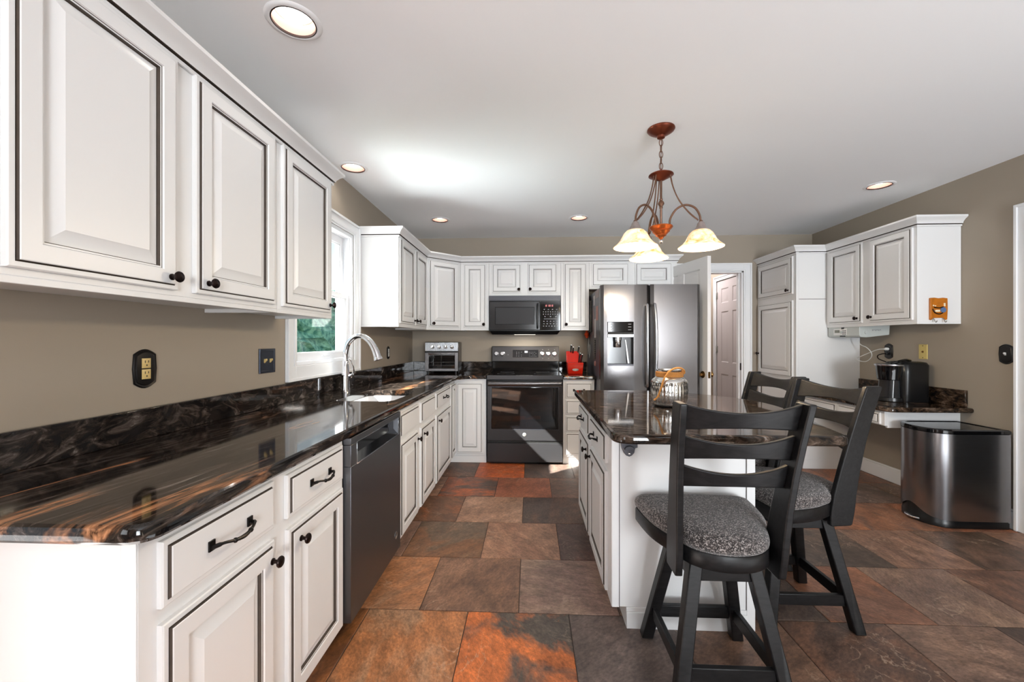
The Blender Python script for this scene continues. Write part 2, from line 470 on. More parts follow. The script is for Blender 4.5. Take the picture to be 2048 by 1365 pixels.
class MB:
    def __init__(s):
        s.v, s.f, s.m = [], [], []

    def add(s, vs, fs, mi=0):
        b = len(s.v)
        s.v += [tuple(p) for p in vs]
        for f in fs:
            s.f.append([i + b for i in f])
            s.m.append(mi)
        return s

    def box(s, x0, x1, y0, y1, z0, z1, mi=0, fr=ID):
        p = [fr(x, y, z) for z in (z0, z1) for y in (y0, y1) for x in (x0, x1)]
        return s.add(p, [(0, 2, 3, 1), (4, 5, 7, 6), (0, 1, 5, 4), (1, 3, 7, 5), (3, 2, 6, 7), (2, 0, 4, 6)], mi)

    def rings(s, rs, mis=0, close0=True, close1=True, closed=True):
        n = len(rs[0])
        vs = [p for r in rs for p in r]
        b = len(s.v)
        s.v += [tuple(p) for p in vs]
        for k in range(len(rs) - 1):
            mi = mis[k] if isinstance(mis, (list, tuple)) else mis
            for i in range(n if closed else n - 1):
                j = (i + 1) % n
                s.f.append([b + k * n + i, b + k * n + j, b + (k + 1) * n + j, b + (k + 1) * n + i])
                s.m.append(mi)
        m0 = mis[0] if isinstance(mis, (list, tuple)) else mis
        m1 = mis[-1] if isinstance(mis, (list, tuple)) else mis
        if close0:
            s.f.append([b + i for i in range(n)][::-1]); s.m.append(m0)
        if close1:
            s.f.append([b + (len(rs) - 1) * n + i for i in range(n)]); s.m.append(m1)
        return s

    def panel(s, fr, w, h, prof, cap=0):
        """concentric rectangles: prof = [(inset, out, material of the strip that ends here)]"""
        rs = [[fr(i, i, d), fr(w - i, i, d), fr(w - i, h - i, d), fr(i, h - i, d)] for i, d, _ in prof]
        s.rings(rs, [p[2] for p in prof[1:]], True, False)
        b = len(s.v) - 4
        s.f.append([b, b + 1, b + 2, b + 3]); s.m.append(cap)
        return s

    def lathe(s, fr, prof, n=24, mi=0, close0=True, close1=True, mis=None):
        """prof = [(radius, along W)] about the W axis of fr"""
        rs = []
        for r, h in prof:
            r = max(r, 1e-4)
            rs.append([fr(r * math.cos(2 * math.pi * k / n), r * math.sin(2 * math.pi * k / n), h) for k in range(n)])
        return s.rings(rs, mis if mis else mi, close0, close1)

    def tube(s, path, r, n=10, mi=0, closed=False):
        P = [Vector(p) for p in path]
        rs = []
        up = None
        L = len(P)
        for i, p in enumerate(P):
            if closed:
                t = (P[(i + 1) % L] - P[i - 1]).normalized()
            else:
                t = (P[min(i + 1, L - 1)] - P[max(i - 1, 0)]).normalized()
            if up is None:
                up = Vector((0, 0, 1)) if abs(t.z) < 0.9 else Vector((1, 0, 0))
            a = t.cross(up).normalized()
            b = a.cross(t).normalized()
            up = b
            rr = r[i] if isinstance(r, (list, tuple)) else r
            rs.append([p + a * rr * math.cos(2 * math.pi * k / n) + b * rr * math.sin(2 * math.pi * k / n) for k in range(n)])
        if closed:
            rs.append(rs[0])
        return s.rings(rs, mi, not closed, not closed)

    def prism(s, poly, z0, z1, mi=0, fr=ID):
        return s.rings([[fr(x, y, z) for x, y in poly] for z in (z0, z1)], mi)

    def ball(s, c, r, n=16, mi=0, sz=1.0):
        k = n // 2
        pr = [(r * math.sin(math.pi * i / k), -r * sz * math.cos(math.pi * i / k)) for i in range(k + 1)]
        return s.lathe(Fr(c), pr, n, mi)

    def build(s, name, mats, parent=None, bevel=0.0, seg=2, ang=35, smooth=True, subd=0):
        me = bpy.data.meshes.new(name)
        off = Vector((0, 0, 0))
        vs = s.v
        if parent is not None:
            off = WORLD[parent.name]
            vs = [(p[0] - off.x, p[1] - off.y, p[2] - off.z) for p in s.v]
        me.from_pydata(vs, [], s.f)
        if not isinstance(mats, (list, tuple)):
            mats = [mats]
        for m in mats:
            me.materials.append(m)
        for p, mi in zip(me.polygons, s.m):
            p.material_index = mi
        bm = bmesh.new(); bm.from_mesh(me)
        bmesh.ops.recalc_face_normals(bm, faces=bm.faces)
        bm.to_mesh(me); bm.free()
        if smooth:
            for p in me.polygons:
                p.use_smooth = True
            me.set_sharp_from_angle(angle=R(ang))
        o = bpy.data.objects.new(name, me)
        COL.objects.link(o)
        if parent is not None:
            o.parent = parent
        WORLD[o.name] = off
        if bevel:
            bv = o.modifiers.new('bevel', 'BEVEL')
            bv.width = bevel; bv.segments = seg; bv.limit_method = 'ANGLE'; bv.angle_limit = R(40)
        if subd:
            sb = o.modifiers.new('subd', 'SUBSURF'); sb.levels = subd; sb.render_levels = subd
        return o


WORLD = {}


def tag(o, label, cat, group=None, kind=None):
    if label: o['label'] = label
    if cat: o['category'] = cat
    if group: o['group'] = group
    if kind: o['kind'] = kind
    return o


def thing(name, label, cat, loc=(0, 0, 0), group=None, rotz=0.0, local=False):
    o = bpy.data.objects.new(name, None)
    COL.objects.link(o)
    o.empty_display_size = 0.1
    o.location = loc
    o.rotation_euler = (0, 0, rotz)
    WORLD[o.name] = Vector((0, 0, 0)) if local else Vector(loc)
    return tag(o, label, cat, group)


def struct(mb, name, mats, **k):
    o = mb.build(name, mats, **k)
    o['kind'] = 'structure'
    return o


def bez(pts, n=8):
    """Catmull-Rom through the points"""
    P = [Vector(p) for p in pts]
    P = [P[0] * 2 - P[1]] + P + [P[-1] * 2 - P[-2]]
    out = []
    for i in range(1, len(P) - 2):
        for k in range(n):
            t = k / n
            a, b, c, d = P[i - 1], P[i], P[i + 1], P[i + 2]
            out.append(0.5 * ((2 * b) + (c - a) * t + (2 * a - 5 * b + 4 * c - d) * t * t + (3 * b - a - 3 * c + d) * t ** 3))
    out.append(P[-2])
    return out


def text(parent, name, s, fr, size, mat, depth=0.0004):
    cu = bpy.data.curves.new(name, 'FONT')
    cu.body = s; cu.size = size; cu.align_x = 'CENTER'; cu.align_y = 'CENTER'; cu.extrude = depth
    t = bpy.data.objects.new(name, cu)
    COL.objects.link(t)
    bpy.context.view_layer.update()
    me = bpy.data.meshes.new_from_object(t.evaluated_get(bpy.context.evaluated_depsgraph_get()))
    bpy.data.objects.remove(t); bpy.data.curves.remove(cu)
    off = WORLD[parent.name]
    for v in me.vertices:
        v.co = fr(v.co.x, v.co.y, v.co.z) - off
    me.materials.clear(); me.materials.append(mat)
    o = bpy.data.objects.new(name, me)
    COL.objects.link(o); o.parent = parent
    WORLD[o.name] = off
    return o


def offset_poly(P, d):
    """shrinks a CCW polygon by d (mitred)"""
    n = len(P); out = []
    for i in range(n):
        a, b, c = Vector(P[i - 1]), Vector(P[i]), Vector(P[(i + 1) % n])
        e1 = (b - a).normalized(); e2 = (c - b).normalized()
        n1 = Vector((-e1.y, e1.x)); n2 = Vector((-e2.y, e2.x))
        k = n1 + n2
        k = k / max(0.3, k.dot(n1)) if k.length > 1e-6 else n1
        out.append((b.x + k.x * d, b.y + k.y * d))
    return out


def round_poly(P, rad, n=5):
    """rounds the listed corners: rad = {index: radius}"""
    out = []
    L = len(P)
    for i in range(L):
        r = rad.get(i, 0)
        b = Vector(P[i])
        if r <= 0:
            out.append((b.x, b.y)); continue
        a = (Vector(P[i - 1]) - b).normalized(); c = (Vector(P[(i + 1) % L]) - b).normalized()
        p0, p1 = b + a * r, b + c * r
        for k in range(n + 1):
            t = k / n
            q = p0 * (1 - t) ** 2 + b * 2 * t * (1 - t) + p1 * t * t
            out.append((q.x, q.y))
    return out


def slab(P, z0, z1, name, mat, parent, hole=None, r=0.012):
    """stone slab with an eased edge; P and hole are CCW polygons"""
    mb = MB()
    prof = [(0.006, z0), (0.0, z0 + 0.007), (0.0, z1 - r), (r * 0.3, z1 - r * 0.3), (r, z1)]
    rs = []
    for d, z in prof:
        q = offset_poly(P, d) if d else P
        rs.append([(x, y, z) for x, y in q])
    mb.rings(rs, 0, False, False)
    me_off = WORLD[parent.name]

    def fill(outer, z, hole_):
        bm = bmesh.new()
        es = []
        for loop in [outer] + ([hole_] if hole_ else []):
            vs = [bm.verts.new((x, y, z)) for x, y in loop]
            es += [bm.edges.new((vs[i], vs[(i + 1) % len(vs)])) for i in range(len(vs))]
        bmesh.ops.triangle_fill(bm, use_beauty=True, edges=es)
        bm.verts.index_update()
        mb.add([v.co[:] for v in bm.verts], [[v.index for v in f.verts] for f in bm.faces])
        bm.free()
    fill(offset_poly(P, r), z1, hole)
    fill(offset_poly(P, 0.006), z0, hole)
    if hole:
        mb.rings([[(x, y, z) for x, y in hole] for z in (z1, z0)], 0, False, False)
    return mb.build(name, mat, parent)


# ------------------------------------------------------------------ cabinet parts
DOOR = [(0.0, 0.0, 0), (0.0, 0.011, 0), (0.003, 0.0135, 0), (0.013, 0.0135, 0), (0.0150, 0.0115, 1), (0.0165, 0.019, 1),
        (0.0185, 0.0205, 0), (0.055, 0.0205, 0), (0.0575, 0.0165, 0), (0.0585, 0.0150, 1), (0.0625, 0.0150, 0), (0.0640, 0.0060, 1), (0.0660, 0.0060, 1),
        (0.098, 0.0180, 0), (0.0995, 0.0190, 0)]
SMALL = [(0.0, 0.0, 0), (0.0, 0.011, 0), (0.003, 0.0135, 0), (0.011, 0.0135, 0), (0.0130, 0.0115, 1), (0.0145, 0.019, 1),
         (0.0165, 0.0205, 0), (0.046, 0.0205, 0), (0.0485, 0.0165, 0), (0.0495, 0.0150, 1), (0.0535, 0.0150, 0), (0.0550, 0.0060, 1), (0.0570, 0.0060, 1),
         (0.076, 0.0180, 0), (0.0775, 0.0190, 0)]
DRAWER = [(0.0, 0.0, 0), (0.0, 0.010, 0), (0.003, 0.0125, 0), (0.012, 0.0125, 0), (0.0135, 0.011, 1), (0.0155, 0.018, 1), (0.0175, 0.0195, 0)]
PG = None


def knob(fr, parent, s=1.0):
    mb = MB()
    mb.lathe(fr, [(0.0095 * s, 0), (0.0095 * s, 0.003), (0.006 * s, 0.005), (0.0052 * s, 0.014), (0.008 * s, 0.017), (0.0150 * s, 0.020), (0.0165 * s, 0.0235),
                  (0.0150 * s, 0.027), (0.0125 * s, 0.0285), (0.0120 * s, 0.0275), (0.0085 * s, 0.029), (0.0080 * s, 0.0283), (0.003 * s, 0.0305), (0.0, 0.031)], 20)
    return mb.build('knob', M['bronze'], parent)


def pull(fr, parent, w=0.125):
    """arched bar pull, centred on fr, running along U"""
    mb = MB()
    pts = [(-w / 2, -0.006, 0.000), (-w / 2, -0.002, 0.012), (-w * 0.40, 0.0, 0.024), (-w * 0.2, -0.006, 0.031), (0, -0.009, 0.033), (w * 0.2, -0.006, 0.031),
           (w * 0.40, 0.0, 0.024), (w / 2, -0.002, 0.012), (w / 2, -0.006, 0.0)]
    path = bez([fr(*p) for p in pts], 4)
    n = len(path)
    rad = [0.0056 - 0.0020 * abs(math.sin(math.pi * i / (n - 1) * 2)) * (1 if 0.2 < i / (n - 1) < 0.8 else 0.2) for i in range(n)]
    mb.tube(path, rad, 8)
    for sx in (-1, 1):
        mb.box(sx * w / 2 - 0.009, sx * w / 2 + 0.009, -0.013, 0.011, 0, 0.004, 0, fr)
    mb.ball(fr(-w * 0.21, -0.006, 0.031), 0.0064, 10)
    mb.ball(fr(w * 0.21, -0.006, 0.031), 0.0064, 10)
    return mb.build('pull_handle', M['blackmetal'], parent)


def door(fr, w, h, parent, kn=None, small=False):
    mb = MB().panel(fr, w, h, SMALL if small else DOOR)
    o = mb.build('door', [M['paint'], M['glaze']], parent, ang=25)
    if kn:
        knob(fr.at(kn[0], kn[1], 0.0205), o)
    return o


def drawer(fr, w, h, parent, handle=True, k=False, hw=0.125):
    mb = MB().panel(fr, w, h, DRAWER)
    o = mb.build('drawer_front', [M['paint'], M['glaze']], parent, ang=25)
    if handle:
        pull(fr.at(w / 2, h / 2 + 0.004, 0.0195), o, hw)
    return o


CROWN = [(0.0, 0.0), (0.007, 0.0), (0.007, 0.012), (0.0, 0.013), (0.0, 0.016), (0.014, 0.018), (0.016, 0.028), (0.030, 0.046), (0.047, 0.058), (0.049, 0.060), (0.049, 0.073), (0.0, 0.075)]
CROWN_M = [0, 0, 1, 1, 1, 0, 0, 0, 0, 0, 0]


def crown(path, z, name, label, side=1):
    """moulding swept along a 2D path; side = +1 throws it to the right of the path"""
    n = len(path)
    rs = []
    for i in range(n):
        b = Vector(path[i])
        d1 = (b - Vector(path[i - 1])).normalized() if i > 0 else None
        d2 = (Vector(path[i + 1]) - b).normalized() if i < n - 1 else None
        d1 = d1 or d2; d2 = d2 or d1
        n1 = Vector((d1.y, -d1.x)) * side; n2 = Vector((d2.y, -d2.x)) * side
        k = n1 + n2; k = k / k.dot(n1)
        rs.append([(b.x + k.x * o, b.y + k.y * o, z + h) for o, h in CROWN])
    mb = MB()
    m = len(CROWN)
    base = 0
    mb.v = [p for r in rs for p in r]
    for i in range(n - 1):
        for j in range(m - 1):
            mb.f.append([i * m + j, i * m + j + 1, (i + 1) * m + j + 1, (i + 1) * m + j]); mb.m.append(CROWN_M[j])
    for i in (0, n - 1):
        mb.f.append([i * m + j for j in range(m)]); mb.m.append(0)
    o = mb.build(name, [M['paint'], M['glaze']], None, ang=30)
    return tag(o, label, 'moulding', 'crown mouldings above the wall cabinets')

# ================================================================== THE ROOM
WL, WR, WB, CE = -1.38, 3.175, 4.735, 2.44

# ---- floor: running bond of 18 inch slate tiles, one mesh
A = {  # tile colours seen in the photograph: (row, column) -> two mineral colours
    (4, -1): ((198, 96, 42), (176, 84, 44)), (4, -2): ((88, 66, 54), (112, 78, 58)), (4, 0): ((98, 78, 68), (82, 68, 62)),
    (3, -2): ((88, 72, 64), (166, 86, 46)), (3, -1): ((158, 94, 66), (140, 82, 58)), (3, 0): ((118, 86, 72), (100, 78, 68)),
    (2, -2): ((138, 82, 48), (112, 76, 54)), (2, -1): ((160, 122, 98), (142, 106, 84)), (2, 0): ((88, 70, 61), (104, 76, 62)),
    (1, -2): ((104, 84, 67), (124, 84, 56)), (1, -1): ((158, 116, 90), (138, 98, 76)), (1, 0): ((88, 66, 60), (112, 76, 64)),
    (0, -2): ((150, 108, 78), (168, 110, 70)), (0, -1): ((134, 98, 76), (114, 82, 64)), (0, 0): ((148, 120, 102), (128, 100, 88)),
    (-1, -3): ((132, 80, 40), (110, 68, 40)), (-1, -2): ((168, 124, 90), (170, 108, 64)), (-1, -1): ((196, 104, 48), (88, 78, 70)), (-1, 0): ((108, 92, 84), (88, 74, 68)),
    (-1, 3): ((134, 104, 86), (112, 86, 72)), (-1, 4): ((92, 72, 62), (80, 64, 56)), (0, 3): ((150, 98, 70), (132, 92, 72)), (0, 4): ((142, 112, 92), (122, 96, 82)),
    (0, 5): ((92, 66, 54), (118, 84, 66)), (1, 3): ((88, 73, 62), (102, 82, 68)), (1, 4): ((148, 110, 88), (128, 96, 78)), (1, 5): ((90, 70, 56), (104, 78, 62)),
    (2, 4): ((164, 106, 72), (128, 86, 66)), (2, 5): ((142, 96, 70), (108, 80, 66)), (0, 1): ((104, 84, 74), (120, 92, 76)), (0, 2): ((112, 90, 76), (96, 78, 68)),
}
PAL = [((104, 84, 72), (88, 70, 60)), ((132, 98, 76), (112, 84, 68)), ((150, 110, 86), (126, 96, 80)), ((96, 72, 60), (120, 84, 64)), ((118, 96, 84), (98, 80, 72)), ((150, 92, 62), (122, 80, 60))]
PIT = 0.4583
def mute(c):
    g = sum(c) / 3
    return srgb(*[min(255, (v * 0.90 + g * 0.10) * 1.02) for v in c])
mb = MB()
ca, cb, coo = [], [], []
for j in range(-15, 12):
    y0 = 1.854 + j * PIT
    ph = -0.052 if j % 2 == 0 else 0.175
    for i in range(-6, 8):
        x0 = ph + i * 0.4577
        if x0 > 3.3 or x0 < -2.8: continue
        g, c = 0.0018, 0.0045
        x1, y1 = x0 + 0.4577, y0 + PIT
        rs = []
        for d, z in ((g, -0.006), (g, -0.0015), (g + c * 0.5, -0.0004), (g + c, 0.0)):
            rs.append([(x0 + d, y0 + d, z), (x1 - d, y0 + d, z), (x1 - d, y1 - d, z), (x0 + d, y1 - d, z)])
        n0 = len(mb.f)
        mb.rings(rs, 0, False, True)
        pc = A.get((j, i)) or random.choice(PAL)
        o = (random.random(), random.random(), random.random(), 1)
        for _ in range(len(mb.f) - n0):
            ca.append(mute(pc[0])); cb.append(mute(pc[1])); coo.append(o)
nt = len(mb.f)
mb.box(-2.8, 3.5, -5.3, 7.2, -0.08, -0.003, 1)
floor = mb.build('floor', [M['slate'], M['grout']], None, smooth=False)
floor['kind'] = 'structure'
me = floor.data
for nm, arr in (('tile_a', ca), ('tile_b', cb), ('tile_o', coo)):
    at = me.color_attributes.new(nm, 'FLOAT_COLOR', 'CORNER')
    for p in me.polygons:
        c = arr[p.index] if p.index < nt else (0.05, 0.04, 0.035, 1)
        for li in p.loop_indices:
            at.data[li].color = c

# ---- ceiling with five round openings for the recessed lamps
CANS = [(-0.887, 1.495), (-1.225, 2.775), (-0.892, 4.008), (0.478, 4.002), (2.700, 3.275)]
bm = bmesh.new()
es = []
loops = [[(-2.27, -5.06), (3.29, -5.06), (3.29, 6.91), (-1.505, 6.91), (-1.505, 0.535), (-2.27, 0.535)]]
for cx_, cy_ in CANS:
    loops.append([(cx_ + 0.083 * math.cos(2 * math.pi * k / 32), cy_ + 0.083 * math.sin(2 * math.pi * k / 32)) for k in range(32)])
for lp in loops:
    vs = [bm.verts.new((x, y, CE)) for x, y in lp]
    es += [bm.edges.new((vs[i], vs[(i + 1) % len(vs)])) for i in range(len(vs))]
bmesh.ops.triangle_fill(bm, use_beauty=True, edges=es)
bm.verts.index_update()
mb = MB().add([v.co[:] for v in bm.verts], [[v.index for v in f.verts] for f in bm.faces])
bm.free()
mb.box(-1.51, 3.5, -5.3, 7.2, 2.62, 2.68)
mb.box(-2.28, -1.51, -5.3, 0.54, 2.62, 2.68)
struct(mb, 'ceiling', M['ceiling'], smooth=False)

# ---- walls
mb = MB()
X0, X1 = WL - 0.13, WL
mb.box(X0, X1, 0.42, 2.325, 0, CE); mb.box(X0, X1, 3.13, WB + 0.12, 0, CE)
mb.box(X0, X1, 2.325, 3.13, 0, 1.09); mb.box(X0, X1, 2.325, 3.13, 2.062, CE)
mb.box(-2.28, X0, 0.42, 0.54, 0, CE)
struct(mb, 'wall_left', M['wall'], smooth=False)
mb = MB()
mb.box(-2.28, -2.15, -5.0, -3.6, 0, CE); mb.box(-2.28, -2.15, -1.9, -0.95, 0, CE); mb.box(-2.28, -2.15, -3.6, -1.9, 0, 0.85); mb.box(-2.28, -2.15, -3.6, -1.9, 2.05, CE); mb.box(-2.28, -2.15, -0.235, 0.42, 0, CE); mb.box(-2.28, -2.15, -0.95, -0.235, 2.07, CE)
struct(mb, 'wall_nook', M['wall'], smooth=False)
mb = MB()
mb.box(-2.28, 0.95, -5.07, -4.95, 0, CE); mb.box(2.55, WR + 0.12, -5.07, -4.95, 0, CE); mb.box(0.95, 2.55, -5.07, -4.95, 0, 0.5); mb.box(0.95, 2.55, -5.07, -4.95, 2.2, CE)
struct(mb, 'wall_rear', M['wall'], smooth=False)
mb = MB()
mb.box(WR, WR + 0.12, -5.07, -2.25, 0, CE); mb.box(WR, WR + 0.12, -2.25, 1.88, 0, CE); mb.box(WR, WR + 0.12, 2.715, WB + 0.12, 0, CE); mb.box(WR, WR + 0.12, 1.88, 2.715, 2.035, CE)
struct(mb, 'wall_right', M['wall'], smooth=False)
DX0, DX1 = 1.495, 2.417
mb = MB()
mb.box(WL, DX0, WB, WB + 0.12, 0, CE); mb.box(DX1, WR, WB, WB + 0.12, 0, CE); mb.box(DX0, DX1, WB, WB + 0.12, 2.032, CE)
struct(mb, 'wall_back', M['wall'], smooth=False)
mb = MB()
mb.box(2.53, 2.65, WB + 0.12, 4.90, 0, CE); mb.box(2.53, 2.65, 5.64, 6.92, 0, CE); mb.box(2.53, 2.65, 4.90, 5.64, 2.04, CE)
mb.box(1.10, 1.22, WB + 0.12, 6.92, 0, CE); mb.box(1.10, 2.65, 6.80, 6.92, 0, CE)
struct(mb, 'wall_hall', M['wall'], smooth=False)


def casing(o, fr, w, h, cw=0.088, bottom=False):
    """door or window casing of three or four boards round an opening w x h; fr origin = lower left of the opening"""
    mb = MB()
    lo = -cw if bottom else 0
    for (a0, a1, b0, b1) in ((-cw, 0, lo, h + cw), (w, w + cw, lo, h + cw), (0, w, h, h + cw)) + (((0, w, -cw, 0),) if bottom else ()):
        mb.box(a0, a1, b0, b1, 0.0006, 0.014, 0, fr)
    # raised outer band and inner bead
    t = 0.018
    for (a0, a1, b0, b1) in ((-cw, -cw + t, lo, h + cw), (w + cw - t, w + cw, lo, h + cw), (-cw + t, w + cw - t, h + cw - t, h + cw)) + (((-cw + t, w + cw - t, -cw, -cw + t),) if bottom else ()):
        mb.box(a0, a1, b0, b1, 0.014, 0.024, 0, fr)
    t = 0.010
    for (a0, a1, b0, b1) in ((-t - 0.012, -0.012, lo if not bottom else 0, h + 0.012), (w + 0.012, w + 0.012 + t, lo if not bottom else 0, h + 0.012), (-0.012, w + 0.012, h + 0.012, h + 0.012 + t)):
        mb.box(a0, a1, b0, b1, 0.014, 0.019, 0, fr)
    return mb.build('casing', M['trim'], o, bevel=0.0025)


def six_panel(fr, w, h, t, name, mat, parent, both=True):
    mb = MB()
    st, mid = 0.115, 0.105
    rows = [(0.235, 0.80), (0.955, 1.62), (1.735, 1.925)]
    rows = [(a * h / 2.03, b * h / 2.03) for a, b in rows]
    pw = (w - 2 * st - mid) / 2
    cols = [(st, st + pw), (st + pw + mid, w - st)]
    us = [0, cols[0][0], cols[0][1], cols[1][0], cols[1][1], w]
    vs = [0, rows[0][0], rows[0][1], rows[1][0], rows[1][1], rows[2][0], rows[2][1], h]
    for side, base in ((1, fr.at(0, 0, t)),) + (((-1, Fr(fr(w, 0, 0), -fr.u, fr.v, -fr.w)),) if both else ()):
        for i in range(5):
            for j in range(7):
                a0, a1, b0, b1 = us[i], us[i + 1], vs[j], vs[j + 1]
                if i in (1, 3) and j in (1, 3, 5):
                    q = base.at(a0, b0)
                    W_, H_ = a1 - a0, b1 - b0
                    prof = [(0, 0), (0.010, -0.007), (0.018, -0.007), (0.045, -0.0015), (0.047, -0.0015)]
                    rs = [[q(d, d, z), q(W_ - d, d, z), q(W_ - d, H_ - d, z), q(d, H_ - d, z)] for d, z in prof]
                    mb.rings(rs, 0, False, True)
                else:
                    mb.add([base(a0, b0), base(a1, b0), base(a1, b1), base(a0, b1)], [(0, 1, 2, 3)])
    p = [fr(0, 0, 0), fr(w, 0, 0), fr(w, h, 0), fr(0, h, 0)]
    q = [fr(0, 0, t), fr(w, 0, t), fr(w, h, t), fr(0, h, t)]
    mb.add(p + q, [(0, 1, 5, 4), (1, 2, 6, 5), (2, 3, 7, 6), (3, 0, 4, 7)])
    return mb.build(name, mat, parent, ang=20)


def door_knob(fr, parent):
    mb = MB()
    mb.lathe(fr, [(0.033, 0.0), (0.033, 0.004), (0.028, 0.007), (0.013, 0.010), (0.011, 0.030), (0.020, 0.036), (0.027, 0.046), (0.027, 0.056), (0.018, 0.064), (0.0, 0.066)], 24)
    return mb.build('door_knob', M['brass'], parent)


mb = MB()
mb.box(5.4, 5.5, 0.9, 3.6, 0, CE); mb.box(WR + 0.12, 5.5, 0.8, 0.9, 0, CE); mb.box(WR + 0.12, 5.5, 3.6, 3.7, 0, CE); mb.box(WR + 0.12, 5.5, 0.8, 3.7, CE, CE + 0.1); mb.box(WR + 0.12, 5.5, 0.8, 3.7, -0.1, -0.004)
struct(mb, 'wall_side_room', M['wall'], smooth=False)

# ---- doorway in the back wall, open six panel door, door down the hall
o = thing('door_1', None, None); o['kind'] = 'structure'
casing(o, faceNY(DX0, WB, 0), DX1 - DX0, 2.032)
mb = MB()
mb.box(DX0, DX0 + 0.018, WB + 0.0005, WB + 0.12, 0, 2.032); mb.box(DX1 - 0.018, DX1, WB + 0.0005, WB + 0.12, 0, 2.032); mb.box(DX0, DX1, WB + 0.0005, WB + 0.12, 2.014, 2.032)
mb.box(DX1 - 0.03, DX1 - 0.018, WB + 0.045, WB + 0.09, 0, 2.014)
mb.build('jamb', M['trim'], o, bevel=0.002)
MB().box(DX1 - 0.0195, DX1 - 0.0175, WB + 0.005, WB + 0.036, 0.905, 0.985).build('strike_plate', M['bronze'], o)
a = math.atan2(3.868 - 4.722, 1.676 - 1.495)
du = Vector((math.cos(a), math.sin(a), 0))
dw = Vector((du.y, -du.x, 0))         # normal of the face towards the fridge side
fr = Fr(Vector((1.500, 4.722, 0.008)) - dw * 0.0, du, (0, 0, 1), dw)
leaf = six_panel(fr, 0.873, 2.022, 0.035, 'door_leaf', M['door'], o)
door_knob(fr.at(0.805, 0.912, 0.035), leaf)
door_knob(Fr(fr(0.805, 0.912, 0), -fr.u, fr.v, -fr.w), leaf)
mb = MB().box(0.8725, 0.8745, 0.882, 0.942, 0.006, 0.029, 0, fr)
mb.build('latch_plate', M['brass'], leaf)
mb = MB()
mb.box(0.874, 0.879, 0.902, 0.922, 0.012, 0.024, 0, fr)
mb.build('latch', M['brass'], leaf)
o = thing('door_2', None, None); o['kind'] = 'structure'
fr = faceNX(2.53, 5.64, 0)
casing(o, fr, 0.74, 2.04, 0.06)
leaf = six_panel(fr.at(0.01, 0.008, -0.035), 0.72, 2.024, 0.035, 'door_leaf', M['hall_door'], o, False)
for z in (0.25, 1.08, 1.80):
    mb = MB().lathe(Fr((2.522, 5.634, z), (1, 0, 0), (0, 1, 0), (0, 0, 1)), [(0.006, 0), (0.007, 0.002), (0.007, 0.088), (0.006, 0.09)], 10)
    mb.box(-0.0005, 0.028, 0, 0.09, 0.0005, 0.003, 0, fr.at(0, z))
    mb.build('hinge', M['badge'], o)
# ---- open doorway in the right wall at the edge of the frame, dim room beyond
o = thing('door_3', None, None); o['kind'] = 'structure'
fr = faceNX(WR, 2.715, 0)
casing(o, fr, 0.835, 2.035)
mb = MB()
mb.box(0, 0.012, 0, 2.035, -0.12, 0.0, 0, fr); mb.box(0.823, 0.835, 0, 2.035, -0.12, 0.0, 0, fr); mb.box(0.012, 0.823, 2.028, 2.035, -0.12, 0, 0, fr)
mb.build('jamb', M['trim'], o)

# ---- baseboards
def base_board(x0, x1, y0, y1, name, axis):
    mb = MB()
    mb.box(x0, x1, y0, y1, 0.0, 0.118)
    if axis == 'x': mb.box(x0 + 0.005, x1, y0, y1, 0.118, 0.132)
    else: mb.box(x0, x1, y0 + 0.005, y1, 0.118, 0.132)
    struct(mb, name, M['trim'], bevel=0.003)
base_board(WR - 0.0145, WR - 0.0005, 2.806, 4.06, 'baseboard_right', 'x')
base_board(WL + 0.7, DX0 - 0.09, WB - 0.0145, WB - 0.0005, 'baseboard_back', 'y')

# ---- window over the sink
o = thing('window_1', None, None); o['kind'] = 'structure'
fr = faceX(WL, 2.325, 1.09)
casing(o, fr, 0.805, 0.972, 0.088, True)
mb = MB()
for (a0, a1, b0, b1) in ((0, 0.03, 0, 0.972), (0.775, 0.805, 0, 0.972), (0.03, 0.775, 0.942, 0.972), (0.03, 0.775, 0, 0.022)):
    mb.box(a0, a1, b0, b1, -0.13, -0.001, 0, fr)
for a0 in (0.030, 0.769):
    mb.box(a0, a0 + 0.006, 0.022, 0.942, -0.060, -0.052, 0, fr)
    mb.box(a0, a0 + 0.006, 0.022, 0.942, -0.022, -0.014, 0, fr)
mb.build('window_frame', M['vinyl'], o, bevel=0.002)


def sash(z0, z1, w0, name, bot, top):
    mb = MB()
    for (a0, a1, b0, b1) in ((0.032, 0.072, z0, z1), (0.733, 0.773, z0, z1), (0.072, 0.733, z0, z0 + bot), (0.072, 0.733, z1 - top, z1)):
        mb.box(a0, a1, b0, b1, w0, w0 + 0.028, 0, fr)
        sgn = 0.008
    # inner glazing bead
    for (a0, a1, b0, b1) in ((0.072, 0.080, z0 + bot, z1 - top), (0.725, 0.733, z0 + bot, z1 - top), (0.080, 0.725, z0 + bot, z0 + bot + 0.008), (0.080, 0.725, z1 - top - 0.008, z1 - top)):
        mb.box(a0, a1, b0, b1, w0 + 0.008, w0 + 0.020, 0, fr)
    s_ = mb.build(name, M['vinyl'], o, bevel=0.002)
    MB().box(0.072, 0.733, z0 + bot, z1 - top, w0 + 0.012, w0 + 0.015, 0, fr).build('window_pane', M['glass'], s_)
    return s_
up = sash(0.470, 0.940, -0.094, 'upper_sash', 0.035, 0.055)
lo = sash(0.024, 0.505, -0.050, 'lower_sash', 0.045, 0.035)
mb = MB()
mb.box(0.36, 0.45, 0.038, 0.050, -0.022, -0.014, 0, fr); mb.box(0.365, 0.445, 0.046, 0.052, -0.014, -0.006, 0, fr)
mb.build('sash_lift', M['vinyl'], lo, bevel=0.002)
